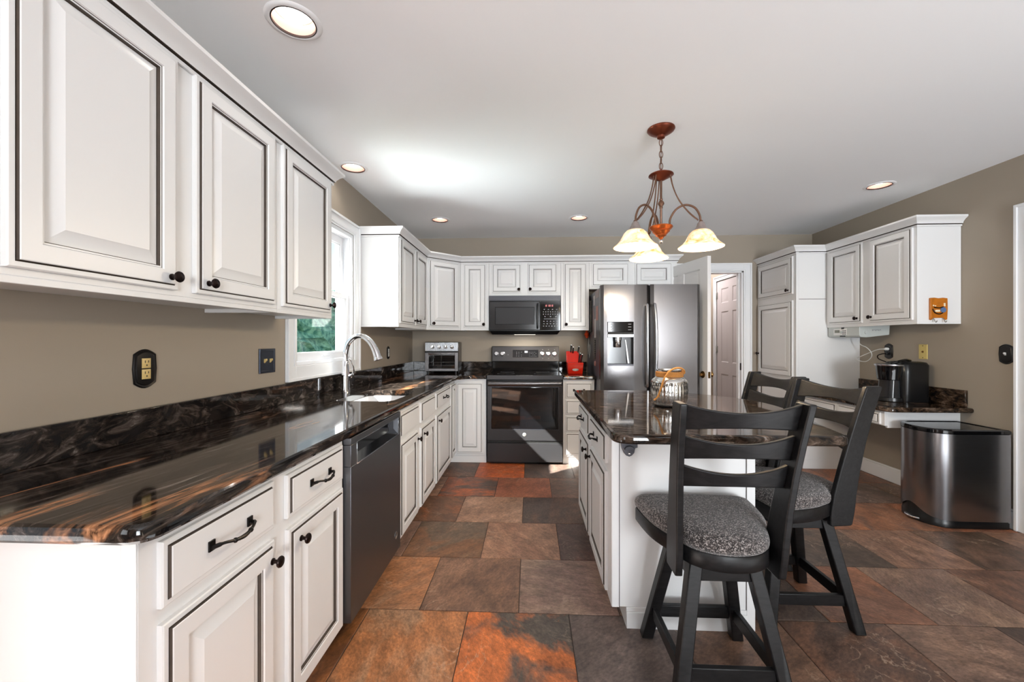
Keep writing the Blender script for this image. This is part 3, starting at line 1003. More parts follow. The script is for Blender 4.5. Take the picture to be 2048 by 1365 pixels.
mb = MB().box(0.37, 0.43, 0.505, 0.517, -0.046, -0.026, 0, fr)
mb.build('sash_lock', M['vinyl'], lo, bevel=0.003)

# ---- outdoors beyond that window
mb = MB().box(-14, -1.7, -4, 22, -0.5, -0.40)
g = mb.build('ground', M['lawn'], None, smooth=False); g['kind'] = 'structure'
pt = MB().box(-7, -2.30, -5, 1.2, -0.40, -0.12).build('patio_bounce', M['paving'], None, smooth=False); pt['kind'] = 'structure'  # unseen pale slab added so the counter reflects white instead of lawn green
bm = bmesh.new()
bmesh.ops.create_cube(bm, size=1.0)
bmesh.ops.scale(bm, vec=(1.4, 9.0, 2.75), verts=bm.verts)
bmesh.ops.subdivide_edges(bm, edges=bm.edges[:], cuts=22, use_grid_fill=True)
for v in bm.verts:
    v.co += Vector((random.uniform(-.10, .10), random.uniform(-.14, .14), random.uniform(-.10, .10)))
me = bpy.data.meshes.new('hedge'); bm.to_mesh(me); bm.free()
me.materials.append(M['hedge'])
hg = bpy.data.objects.new('hedge', me); COL.objects.link(hg)
hg.location = (-5.2, 9.0, 0.97)
tag(hg, 'blue green clipped hedge outside the sink window', 'hedge')
gw = MB().box(-2.42, -1.56, 5.2, 5.45, -0.39, 3.2).build('garden_wall', M['stucco'], None)
tag(gw, 'cream outer wall seen at the right of the sink window', 'wall')
mb = MB()
for r_, dy in ((0.50, 0.0), (0.58, 0.02)):
    mb.tube([(-3.55 + dy, 6.15 - 0.58 + 0 * k + r_ * math.cos(math.pi * k / 24) , -0.40 + 1.0 + r_ * 1.15 * math.sin(math.pi * k / 24)) for k in range(25)], 0.018, 8)
for r_, dy in ((0.50, 0.0), (0.58, 0.02)):
    for sgn in (-1, 1):
        y = 6.15 - 0.58 + sgn * r_
        mb.tube([(-3.55 + dy, y, -0.41), (-3.55 + dy, y, 0.60)], 0.018, 8)
tag(mb.build('garden_hoop', M['vinyl'], None), 'white double hoop arching outside the window before the hedge', 'garden hoop')

# ================================================================== RECESSED LAMPS
LBL = ['large recessed ceiling lamp nearest the camera above the left cabinets', 'recessed ceiling lamp over the sink window at the crown moulding end',
       'recessed ceiling lamp over the back left corner cabinets', 'recessed ceiling lamp in front of the cabinets above the microwave', 'recessed ceiling lamp at the right near the pantry and desk']
for (x, y), lb in zip(CANS, LBL):
    t = thing('recessed_light', lb, 'ceiling light', (x, y, CE), 'recessed ceiling lamps')
    f = Fr((x, y, CE), (1, 0, 0), (0, 1, 0), (0, 0, 1))
    MB().lathe(f, [(0.079, 0.001), (0.079, -0.006), (0.083, -0.007), (0.094, -0.005), (0.099, -0.0005), (0.099, 0.0)], 40, 0, False, False).build('trim_ring', M['trim'], t)
    MB().lathe(f, [(0.0815, -0.0055), (0.0745, -0.0065), (0.0740, 0.004)], 40, 0, False, False).build('dark_rim', M['bronze'], t)
    MB().lathe(f, [(0.079, 0.0), (0.074, 0.002), (0.063, 0.085), (0.060, 0.087), (0.079, 0.09)], 40, 0, False, False).build('baffle', M['baffle'], t)
    MB().lathe(f, [(0.066, 0.040), (0.052, 0.027), (0.026, 0.020), (0.0, 0.018)], 32, 0, True, True).build('lamp_face', M['lamp'], t)
    d = bpy.data.lights.new('recessed_lamp_light', 'SPOT')
    d.energy = 10; d.spot_size = R(125); d.spot_blend = 0.9; d.shadow_soft_size = 0.05; d.color = (1.0, 0.95, 0.88)
    l = bpy.data.objects.new('recessed_lamp_light', d); COL.objects.link(l); l.location = (x, y, CE + 0.03)

# ================================================================== BASE CABINETS, LEFT RUN
FX = -0.765
G1 = 'base cabinets along the left wall and back wall'


def carcass(parent, boxes, name='carcass', mats=None, bevel=0.0015):
    mb = MB()
    for b in boxes: mb.box(*b)
    return mb.build(name, mats or M['paint'], parent, bevel=bevel)

t = thing('base_cabinet', 'white base cabinet at the near end of the long counter with two drawers', 'cabinet', (-1.07, 1.19, 0), G1)
carcass(t, [(WL + .002, FX, 0.762, 1.630, 0.085, 0.853), (WL + .002, FX - 0.07, 0.775, 1.630, 0.0, 0.085), (FX - 0.032, FX, 0.7585, 0.762, 0.085, 0.853)])
f = faceX(FX, 0, 0)
o = drawer(f.at(0.803, 0.686), 0.367, 0.138, t, hw=0.13)
o = drawer(f.at(1.236, 0.682), 0.374, 0.136, t, hw=0.125)
door(f.at(0.803, 0.090), 0.367, 0.562, t, (0.345, 0.508))
door(f.at(1.240, 0.090), 0.370, 0.556, t, (0.055, 0.505))

t = thing('base_cabinet', 'white sink base cabinet right of the dishwasher with two blank fronts over two doors', 'cabinet', (-1.07, 2.76, 0), G1)
carcass(t, [(WL + .002, FX, 2.302, 3.225, 0.075, 0.66), (WL + .002, FX - 0.07, 2.302, 3.225, 0.0, 0.075), (FX - 0.02, FX, 2.302, 3.225, 0.66, 0.853), (WL + .002, FX - 0.02, 2.302, 2.32, 0.66, 0.853), (WL + .002, FX - 0.02, 3.207, 3.225, 0.66, 0.853)])
drawer(f.at(2.334, 0.668), 0.392, 0.142, t, False); drawer(f.at(2.798, 0.668), 0.405, 0.142, t, False)
door(f.at(2.336, 0.085), 0.375, 0.553, t, (0.345, 0.500)); door(f.at(2.794, 0.085), 0.405, 0.551, t, (0.045, 0.500))

t = thing('base_cabinet', 'white base cabinet between sink cabinet and corner with one drawer over one door', 'cabinet', (-1.07, 3.54, 0), G1)
carcass(t, [(WL + .002, FX, 3.227, 3.853, 0.075, 0.853), (WL + .002, FX - 0.07, 3.227, 3.853, 0.0, 0.075)])
drawer(f.at(3.256, 0.683), 0.572, 0.130, t, hw=0.12); door(f.at(3.258, 0.085), 0.570, 0.552, t, (0.045, 0.500))

t = thing('corner_base_cabinet', 'white corner base cabinet left of the range with two meeting tall doors', 'cabinet', (-1.07, 4.42, 0), G1)
FYB = 4.115
carcass(t, [(WL + .002, FX, 3.855, WB - .002, 0.075, 0.853), (FX, -0.444, FYB, WB - .002, 0.075, 0.853), (WL + .002, FX - 0.07, 3.855, WB - .002, 0.0, 0.075), (FX - 0.07, -0.444, FYB + 0.012, WB - .002, 0.0, 0.075)])
door(f.at(3.868, 0.100), 0.222, 0.716, t, None, True)
fb = faceNY(0, FYB, 0)
door(fb.at(-0.745, 0.100), 0.268, 0.716, t, None)

t = thing('base_cabinet', 'narrow white four drawer base cabinet between range and refrigerator', 'cabinet', (0.488, 4.42, 0), G1)
carcass(t, [(0.332, 0.645, FYB, WB - .002, 0.075, 0.853), (0.332, 0.645, FYB + 0.012, WB - .002, 0, 0.075)])
for z0, z1 in ((0.663, 0.820), (0.501, 0.644), (0.327, 0.482), (0.096, 0.315)):
    drawer(fb.at(0.357, z0), 0.263, z1 - z0, t, z1 > 0.8, hw=0.10)

# ---- countertops
t = thing('countertop', 'long L shaped black granite countertop with copper streaks and a sink opening', 'countertop', (-1.05, 2.6, 0.855), 'granite countertops')
P = [(WL + 0.0015, 0.722), (-0.712, 0.722), (-0.705, 3.975), (-0.61, 4.072), (-0.440, 4.072), (-0.440, WB - 0.0015), (WL + 0.0015, WB - 0.0015)]
P = round_poly(P, {1: 0.055, 2: 0.03, 3: 0.03})
SK = [(-1.120, 2.308), (-0.845, 2.303), (-0.795, 2.34), (-0.785, 2.50), (-0.785, 2.70), (-0.81, 2.80), (-0.86, 2.815), (-1.08, 2.815), (-1.13, 2.78), (-1.135, 2.34)]
SK = round_poly(SK, {i: 0.02 for i in range(len(SK))}, 3)
slab(P, 0.855, 0.890, 'stone_top', M['granite'], t, SK)
mb = MB()
mb.box(WL + 0.001, WL + 0.021, 0.745, WB - 0.001, 0.8905, 0.998)
mb.box(WL + 0.021, -0.440, WB - 0.021, WB - 0.001, 0.8905, 0.998)
mb.build('backsplash', M['granite_splash'], t, bevel=0.003)
t = thing('countertop', 'small black granite countertop under the red knife block', 'countertop', (0.49, 4.40, 0.855), 'granite countertops')
slab([(0.336, 4.072), (0.648, 4.072), (0.648, WB - 0.0015), (0.336, WB - 0.0015)], 0.855, 0.890, 'stone_top', M['granite'], t)
MB().box(0.336, 0.648, WB - 0.021, WB - 0.001, 0.8905, 0.998).build('backsplash', M['granite_splash'], t, bevel=0.003)

# ---- undermount sink
t = thing('sink', 'white undermount sink set into the long granite counter', 'sink', (-0.96, 2.55, 0.68))
rs = []
for d, z in ((-0.004, 0.8535), (0.004, 0.8535), (0.004, 0.846), (0.010, 0.80), (0.018, 0.715), (0.035, 0.692), (0.07, 0.685)):
    rs.append([(x, y, z) for x, y in offset_poly(SK, d)])
MB().rings(rs, 0, False, True).build('basin', M['sink'], t)
MB().lathe(Fr((-0.97, 2.55, 0.6855)), [(0.045, 0.0), (0.045, 0.003), (0.036, 0.004), (0.033, 0.001), (0.0, 0.0005)], 24).build('drain', M['chrome'], t)

# ---- faucet
t = thing('faucet', 'tall chrome gooseneck faucet with side lever behind the sink', 'faucet', (-1.270, 2.755, 0.890))
c = Vector((-1.270, 2.755, 0.890))
MB().lathe(Fr(c), [(0.030, 0.0005), (0.029, 0.006), (0.0270, 0.02), (0.0255, 0.10), (0.0225, 0.165), (0.0190, 0.205), (0.0175, 0.210)], 24).build('body', M['chrome'], t)
path = bez([c + Vector(p) for p in ((0, 0, 0.205), (0.000, 0, 0.265), (0.022, 0, 0.335), (0.072, 0, 0.378), (0.125, 0, 0.378), (0.175, 0, 0.340), (0.208, 0, 0.285), (0.225, 0, 0.235))], 6)
n = len(path)
MB().tube(path, [0.0170 if i < n * 0.58 else 0.0170 + 0.0090 * (i / (n - 1) - 0.58) / 0.42 for i in range(n)], 16).build('spout', M['chrome'], t)
d = (path[-1] - path[-2]).normalized(); u = Vector((0, 1, 0)); v = d.cross(u)
MB().lathe(Fr(path[-1] - d * 0.002, u, v, d), [(0.0255, 0), (0.0305, 0.014), (0.0305, 0.020), (0.023, 0.022), (0.0, 0.021)], 24).build('spray_head', M['chrome'], t)
lv = MB()
lv.lathe(Fr(c + Vector((0.012, 0.005, 0.105)), (0, 1, 0), (0, 0, 1), (1, 0, 0)), [(0.014, 0), (0.015, 0.012), (0.013, 0.030), (0.0, 0.033)], 16)
lp = bez([c + Vector(p) for p in ((0.036, 0.004, 0.105), (0.052, 0.004, 0.128), (0.050, 0.002, 0.175), (0.034, -0.002, 0.215), (0.024, -0.003, 0.222))], 5)
lv.tube(lp, [0.009, 0.0088, 0.0086, 0.0083, 0.008, 0.0078, 0.0076, 0.0073, 0.007, 0.0068, 0.0066, 0.0064, 0.0062, 0.006, 0.006, 0.006, 0.006, 0.006, 0.006, 0.0055, 0.005][:len(lp)], 10)
lv.build('lever', M['chrome'], t)

# ---- dishwasher
t = thing('dishwasher', 'dark stainless dishwasher with pocket handle in the left base run', 'dishwasher', (-1.05, 1.966, 0))
carcass(t, [(WL + .03, -0.772, 1.636, 2.296, 0.08, 0.850), (WL + .03, -0.84, 1.636, 2.296, 0.0, 0.08)], 'body', M['blackplastic'])
fd = faceX(-0.770, 1.646, 0.072)
w, h = 0.642, 0.764
mb = MB()
p0, p1, q0, q1 = 0.060, 0.602, 0.645, 0.735      # pocket
for (a0, a1, b0, b1) in ((0, w, 0, q0), (0, w, q1, h), (0, p0, q0, q1), (p1, w, q0, q1)):
    mb.box(a0, a1, b0, b1, 0, 0.034, 0, fd)
mb.build('door_panel', M['dw'], t, bevel=0.002)
mb = MB()
mb.box(p0, p1, q0, q1, 0.002, 0.006, 0, fd)
mb.add([fd(p0, q0, 0.034), fd(p1, q0, 0.034), fd(p1, q0 + 0.03, 0.006), fd(p0, q0 + 0.03, 0.006)], [(0, 1, 2, 3)])
mb.build('pocket_handle', M['blackgloss'], t)
mb = MB()
for (a0, a1, b0, b1) in ((p0, p1, q0 - 0.004, q0), (p0, p1, q1, q1 + 0.003), (p0 - 0.004, p0, q0 - 0.004, q1 + 0.003), (p1, p1 + 0.014, q0 - 0.004, q1 + 0.003)):
    mb.box(a0, a1, b0, b1, 0.0342, 0.036, 0, fd)
mb.build('pocket_trim', M['chrome'], t, bevel=0.0005)
e = MB().lathe(fd.at(0.562, 0.098, 0.034), [(0.019, 0.0), (0.019, 0.0015), (0.016, 0.002), (0.0155, 0.0012), (0.0, 0.0012)], 28).build('emblem', M['steel_h'], t)
text(t, 'emblem_letters', 'GE', fd.at(0.562, 0.098, 0.0358), 0.017, M['blackplastic'])

# ================================================================== WALL CABINETS
GU = 'white wall cabinets'
f = faceX(-1.070, 0, 0)


def upper(parent, x0, x1, y0, y1, z0, z1, face):
    """box with a lip hanging below the recessed bottom; face = side carrying the face frame"""
    b = [(x0, x1, y0, y1, z0 + 0.016, z1)]
    t_ = 0.018
    if face == '+x': b += [(x1 - t_, x1, y0, y1, z0, z0 + 0.016)]
    if face == '-x': b += [(x0, x0 + t_, y0, y1, z0, z0 + 0.016)]
    if face == '-y': b += [(x0, x1, y0, y0 + t_, z0, z0 + 0.016)]
    if face in ('+x', '-x'):
        b += [(x0 + t_ * (face == '-x'), x1 - t_ * (face == '+x'), y0, y0 + 0.012, z0, z0 + 0.016), (x0 + t_ * (face == '-x'), x1 - t_ * (face == '+x'), y1 - 0.012, y1, z0, z0 + 0.016)]
    else:
        b += [(x0, x0 + 0.012, y0 + t_, y1, z0, z0 + 0.016), (x1 - 0.012, x1, y0 + t_, y1, z0, z0 + 0.016)]
    return carcass(parent, b)

t = thing('wall_cabinet', 'large two door white wall cabinet nearest the camera at upper left', 'cabinet', (-1.22, 1.21, 1.357), GU)
upper(t, WL + .002, -1.070, 0.742, 1.679, 1.357, 2.115, '+x')
door(f.at(0.778, 1.389), 0.403, 0.694, t, (0.372, 0.036)); door(f.at(1.246, 1.389), 0.405, 0.694, t, (0.042, 0.036))
t = thing('wall_cabinet', 'single door white wall cabinet just left of the sink window', 'cabinet', (-1.22, 1.92, 1.357), GU)
upper(t, WL + .002, -1.070, 1.681, 2.155, 1.357, 2.115, '+x')
door(f.at(1.706, 1.387), 0.418, 0.698, t, (0.392, 0.038))
crown([(WL + .003, 2.157), (-1.068, 2.157), (-1.068, 0.70)], 2.080, 'crown_moulding', 'white crown moulding on top of the left wall cabinets nearest the camera', -1)

f = faceX(-1.060, 0, 0)
t = thing('wall_cabinet', 'two door white wall cabinet right of the sink window, its side lit by sun', 'cabinet', (-1.22, 3.69, 1.352), GU)
upper(t, WL + .002, -1.060, 3.243, 4.122, 1.352, 2.115, '+x')
door(f.at(3.262, 1.384), 0.412, 0.694, t, (0.372, 0.036)); door(f.at(3.710, 1.384), 0.388, 0.694, t, (0.042, 0.036))
t = thing('corner_wall_cabinet', 'angled white corner wall cabinet above the toaster oven', 'cabinet', (-1.2, 4.55, 1.352), GU)
MB().prism([(WL + .002, 4.124), (-1.060, 4.124), (-0.757, 4.420), (-0.757, WB - .002), (WL + .002, WB - .002)], 1.352, 2.115).build('carcass', M['paint'], t, bevel=0.0015)
dv = Vector((0.303, 0.296, 0)); L_ = dv.length; dv.normalize()
fd = Fr((-1.060, 4.124, 0), dv, (0, 0, 1), (dv.y, -dv.x, 0))
door(fd.at(0.026, 1.384), L_ - 0.052, 0.694, t, (0.040, 0.036))
YU = 4.420
fu = faceNY(0, YU, 0)
t = thing('wall_cabinet', 'narrow tall white wall cabinet left of the microwave', 'cabinet', (-0.60, 4.58, 1.352), GU)
upper(t, -0.755, -0.447, YU, WB - .002, 1.352, 2.115, '-y')
door(fu.at(-0.722, 1.384), 0.245, 0.692, t, (0.222, 0.034))
t = thing('wall_cabinet', 'short two door white wall cabinet right above the microwave', 'cabinet', (-0.055, 4.58, 1.73), GU)
upper(t, -0.445, 0.332, YU, WB - .002, 1.728, 2.115, '-y')
door(fu.at(-0.412, 1.760), 0.318, 0.314, t, (0.292, 0.034)); door(fu.at(-0.024, 1.760), 0.318, 0.314, t, (0.026, 0.036))
t = thing('wall_cabinet', 'narrow tall white wall cabinet between microwave and refrigerator', 'cabinet', (0.485, 4.58, 1.352), GU)
upper(t, 0.334, 0.634, YU, WB - .002, 1.352, 2.115, '-y')
door(fu.at(0.364, 1.380), 0.245, 0.696, t, (0.024, 0.036))
t = thing('wall_cabinet', 'short two door white wall cabinet above the refrigerator', 'cabinet', (1.1, 4.58, 1.80), GU)
upper(t, 0.636, 1.566, YU, WB - .002, 1.795, 2.115, '-y')
door(fu.at(0.664, 1.825), 0.392, 0.250, t); door(fu.at(1.122, 1.825), 0.392, 0.250, t)
crown([(WL + .003, 3.241), (-1.058, 3.241), (-1.058, 4.123), (-0.756, 4.418), (1.568, 4.418), (1.568, WB - .003)], 2.080, 'crown_moulding', 'white crown moulding running round the back corner and above microwave and refrigerator', 1)

# right hand wall
f = faceNX(2.862, 0, 0)
t = thing('wall_cabinet', 'two door white wall cabinet on the right wall above the coffee maker', 'cabinet', (3.02, 3.6, 1.363), GU)
upper(t, 2.862, WR - .002, 3.145, 4.063, 1.363, 2.115, '-x')
door(f.at(-4.024, 1.395), 0.390, 0.692, t, (0.348, 0.040)); door(f.at(-3.560, 1.395), 0.388, 0.694, t, (0.030, 0.042))
f = faceNX(2.577, 0, 0)
t = thing('pantry_cabinet', 'tall white pantry cabinet in the right back corner', 'cabinet', (2.87, 4.4, 0))
carcass(t, [(2.577, WR - .002, 4.067, WB - .002, 0.09, 2.115), (2.64, WR - .002, 4.067, WB - .002, 0.0, 0.09)])
MB().box(2.580, WR - .32, 4.0655, 4.0668, 1.642, 1.646).build('panel_seam', M['glaze'], t)
MB().box(2.574, 2.600, 4.062, 4.067, 0.09, 2.113).build('face_stile', M['paint'], t, bevel=0.002)
door(f.at(-4.708, 1.700), 0.600, 0.370, t, (0.548, 0.040))
door(f.at(-4.708, 0.875), 0.600, 0.762, t, (0.030, 0.225))
door(f.at(-4.708, 0.110), 0.600, 0.735, t, None)
crown([(2.575, WB - .003), (2.575, 4.065), (2.860, 4.065), (2.860, 3.143), (WR - .003, 3.143)], 2.084, 'crown_moulding', 'white crown moulding on top of pantry and right wall cabinet', 1)

# ---- desk along the right wall
t = thing('desk_cabinet', 'white drawer apron under the low desk counter on the right wall', 'cabinet', (2.9, 3.6, 0.6))
carcass(t, [(2.635, 2.655, 3.150, 4.062, 0.605, 0.7185), (2.655, WR - .002, 3.150, 3.168, 0.590, 0.7185), (2.655, WR - .002, 3.61, 3.625, 0.605, 0.7185)])
fk = faceNX(2.635, 0, 0)
for y in (4.035, 3.595):
    drawer(fk.at(-y, 0.613), 0.415, 0.086, t, False)
t = thing('countertop', 'low dark maroon granite desk counter with rounded corner at the right wall', 'countertop', (2.9, 3.55, 0.72), 'granite countertops')
P = round_poly([(2.590, 3.060), (WR - .0015, 3.060), (WR - .0015, 4.0605), (2.590, 4.0605)], {0: 0.06})
slab(P, 0.7195, 0.755, 'stone_top', M['granite_desk'], t)
MB().box(WR - 0.0215, WR - 0.001, 3.098, 4.0605, 0.7555, 0.878).build('backsplash', M['granite_desk'], t, bevel=0.003)

# ================================================================== MICROWAVE
t = thing('microwave', 'black over the range microwave oven with keypad', 'microwave', (-0.055, 4.55, 1.31))
x0, x1, y0 = -0.441, 0.327, 4.372
mb = MB().box(x0, x1, y0 + 0.02, WB - .002, 1.345, 1.7275)
mb.rings([[(x0 + .005, y0 + .025, 1.345), (x1 - .005, y0 + .025, 1.345), (x1 - .005, WB - .01, 1.345), (x0 + .005, WB - .01, 1.345)],
          [(x0 + .03, y0 + .06, 1.308), (x1 - .03, y0 + .06, 1.308), (x1 - .03, WB - .05, 1.308), (x0 + .03, WB - .05, 1.308)]], 0)
mb.build('body', M['blackplastic'], t, bevel=0.003)
fm = faceNY(x0, y0, 0)
W_ = x1 - x0
mb = MB()
mb.box(0, W_, 1.672, 1.724, -0.02, 0.0, 0, fm)
for k in range(5):
    mb.box(0.006, W_ - 0.006, 1.678 + k * 0.0088, 1.6825 + k * 0.0088, 0.0, 0.0035, 0, fm)
mb.build('vent_grille', M['case'], t, bevel=0.001)
mb = MB()
dw_ = 0.547
mb.panel(fm.at(0.002, 1.352, -0.02), dw_, 0.312, [(0, 0, 0), (0, 0.016, 0), (0.006, 0.022, 0), (0.062, 0.024, 0), (0.066, 0.019, 0), (0.070, 0.019, 0)], 1)
mb.build('door', [M['mwdoor'], M['mwmesh']], t, ang=30)
path = bez([fm(0.522, 1.632, 0.002), fm(0.522, 1.618, 0.028), fm(0.522, 1.50, 0.036), fm(0.522, 1.388, 0.028), fm(0.522, 1.374, 0.002)], 6)
MB().tube(path, 0.010, 10).build('door_handle', M['blackplastic'], t)
MB().box(0.27, 0.50, 1.3055, 1.3079, -0.13, -0.09, 0, fm).build('cooktop_lamp', M['mwlamp'], t)
kp = MB().box(dw_ + 0.006, W_ - 0.002, 1.352, 1.664, -0.02, 0.001, 0, fm).build('control_panel', M['blackgloss'], t, bevel=0.002)
mb = MB()
for a in (0.606, 0.636, 0.646, 0.672):
    mb.box(a, a + (0.006 if a == 0.636 else 0.016), 1.604, 1.626, 0.0012, 0.0018, 0, fm)
mb.build('clock_display', M['reddisplay'], kp)
mb = MB()
for r_ in range(8):
    zz = 1.575 - r_ * 0.0255
    nk = (4, 7, 7, 3, 1, 5, 5, 6)[r_]
    for k in range(nk):
        a = 0.572 + (0.175 / nk) * (k + 0.5)
        wk = 0.012 if nk < 7 else 0.008
        if nk == 1: wk = 0.14
        mb.box(a - wk / 2, a + wk / 2, zz - 0.004 + 0.002 * (nk == 1), zz + 0.004 - 0.002 * (nk == 1), 0.0012, 0.0018, 0, fm)
mb.build('keypad', M['greyprint'], kp)

l_ = bpy.data.lights.new('cooktop_lamp_light', 'AREA'); l_.shape = 'RECTANGLE'; l_.size = 0.22; l_.size_y = 0.05; l_.energy = 1.6; l_.color = (1.0, 0.95, 0.88)
lo_ = bpy.data.objects.new('cooktop_lamp_light', l_); COL.objects.link(lo_); lo_.location = (-0.055, 4.482, 1.3035)

# ================================================================== RANGE
t = thing('range', 'black stainless electric range with glass oven door', 'stove', (-0.053, 4.4, 0))
x0, x1, yf = -0.432, 0.327, 4.070
W_ = x1 - x0
mb = MB().box(x0 + 0.004, x1 - 0.004, yf + 0.02, WB - 0.01, 0.03, 0.875)
mb.box(x0 + 0.03, x1 - 0.03, yf + 0.05, WB - 0.03, 0.0, 0.03)
mb.build('body', M['blackplastic'], t, bevel=0.003)
fr_ = faceNY(x0, yf, 0)
mb = MB().box(x0 - 0.002, x1 + 0.002, yf - 0.012, WB - 0.07, 0.878, 0.896)
mb.box(x0, x1, yf - 0.006, yf + 0.02, 0.846, 0.878)
mb.build('cooktop', M['blackgloss'], t, bevel=0.006, seg=3)
MB().box(x0 + 0.002, x1 - 0.002, yf - 0.0145, yf - 0.0125, 0.852, 0.894).build('front_rail', M['blacksteel'], t, bevel=0.002)
for (a, b, r_) in ((-0.25, 4.24, 0.09), (0.14, 4.24, 0.10), (-0.25, 4.48, 0.075), (0.14, 4.48, 0.075)):
    MB().lathe(Fr((a, b, 0.8962)), [(r_, 0), (r_, 0.0004), (r_ - 0.004, 0.0004), (r_ - 0.004, 0)], 36, 0, False, False).build('burner_ring', M['case'], t)
# backguard
mb = MB()
mb.box(x0 + 0.004, x1 - 0.004, WB - 0.095, WB - 0.002, 0.897, 1.005)
mb.build('riser', M['blackgloss'], t, bevel=0.003)
fbk = Fr((x0, WB - 0.108, 1.006), (1, 0, 0), Vector((0, 0.16, 1)).normalized(), Vector((0, -1, 0.16)).normalized())
mb = MB().box(0, W_, 0, 0.170, -0.072, 0.0, 0, fbk)
bk = mb.build('control_panel', M['blacksteel'], t, bevel=0.003)
mb = MB()
mb.box(-0.002, 0.006, -0.002, 0.173, -0.07, 0.003, 0, fbk); mb.box(W_ - 0.006, W_ + 0.002, -0.002, 0.173, -0.07, 0.003, 0, fbk); mb.box(0.006, W_ - 0.006, 0.168, 0.173, -0.07, 0.003, 0, fbk)
mb.build('panel_edge', M['blackplastic'], bk, bevel=0.002)
MB().box(0.236, 0.526, 0.045, 0.130, 0.0005, 0.003, 0, fbk).build('display', M['blackgloss'], bk, bevel=0.001)
mb = MB()
for (a, wd) in ((0.372, 0.010), (0.385, 0.010), (0.400, 0.004)):
    mb.box(a, a + wd, 0.098, 0.118, 0.0032, 0.0038, 0, fbk)
mb.build('clock_digits', M['whitedisplay'], bk)
mb = MB()
rnd = random.Random(3)
for cx_ in (0.280, 0.305, 0.335, 0.425, 0.445, 0.465, 0.485, 0.500):
    for r_ in range(4):
        if rnd.random() < 0.85:
            mb.box(cx_ - 0.004, cx_ + 0.004, 0.056 + r_ * 0.016, 0.0585 + r_ * 0.016, 0.0032, 0.0036, 0, fbk)
for cx_ in (0.575, 0.642, 0.710):
    mb.box(cx_ - 0.003, cx_ + 0.003, 0.130, 0.138, 0.0004, 0.001, 0, fbk); mb.box(cx_ - 0.006, cx_ + 0.006, 0.032, 0.035, 0.0004, 0.001, 0, fbk)
mb.box(0.175, 0.190, 0.073, 0.076, 0.0004, 0.001, 0, fbk)
mb.build('panel_marks', M['greyprint'], bk)
for a in (0.050, 0.118, 0.573, 0.640, 0.708):
    q = fbk.at(a, 0.086, 0.0)
    mb = MB().lathe(q, [(0.027, 0.0005), (0.027, 0.004), (0.0225, 0.006), (0.0205, 0.024), (0.0185, 0.027), (0.0, 0.027)], 24)
    mb.box(-0.004, 0.004, -0.019, 0.019, 0.027, 0.034, 0, q)
    mb.build('control_knob', M['steel_h'], bk)
# oven door
mb = MB()
fo = fr_.at(0.004, 0.240, -0.018)
mb.panel(fo, W_ - 0.008, 0.596, [(0, 0, 0), (0, 0.018, 0), (0.003, 0.022, 0), (0.004, 0.022, 0)], 0)
od = mb.build('oven_door', M['blacksteel'], t)
mb = MB()
mb.panel(fr_.at(0.040, 0.352, 0.0045), W_ - 0.080, 0.428, [(0, 0, 0), (0, 0.003, 0), (0.004, 0.004, 0), (0.012, 0.004, 1), (0.013, 0.003, 1)], 1)
mb.build('oven_window', [M['case'], M['blackglass']], od)
mb = MB()
mb.panel(fr_.at(0.006, 0.788, 0.012), W_ - 0.012, 0.046, [(0, -0.008, 0), (0, 0.022, 0), (0.008, 0.032, 0), (0.014, 0.034, 0)], 0)
mb.build('door_handle', M['fridge'], od, bevel=0.003)
MB().lathe(fr_.at(0.376, 0.303, 0.0045), [(0.0185, 0), (0.0185, 0.002), (0.016, 0.003), (0.0, 0.003)], 28).build('emblem', M['badge'], od)
text(t, 'emblem_letters', 'GE', fr_.at(0.376, 0.303, 0.0078), 0.017, M['case'])
mb = MB().panel(fr_.at(0.004, 0.028, -0.018), W_ - 0.008, 0.188, [(0, 0, 0), (0, 0.018, 0), (0.003, 0.022, 0), (0.004, 0.022, 0)], 0)
mb.build('storage_drawer', M['blacksteel'], t)
MB().box(0.004, W_ - 0.004, 0.2175, 0.2385, -0.018, -0.006, 0, fr_).build('drawer_gap', M['darkslot'], t)

# ================================================================== REFRIGERATOR
t = thing('refrigerator', 'tall stainless double door refrigerator with ice and water dispenser', 'refrigerator', (1.105, 4.3, 0))
x0, x1 = 0.655, 1.556
MB().box(x0 + 0.004, x1 - 0.004, 3.882, WB - 0.03, 0.02, 1.742).build('case', M['case'], t, bevel=0.004)
MB().box(x0 + 0.02, x1 - 0.02, 3.90, WB - 0.05, 0.0, 0.02).build('base', M['blackplastic'], t)


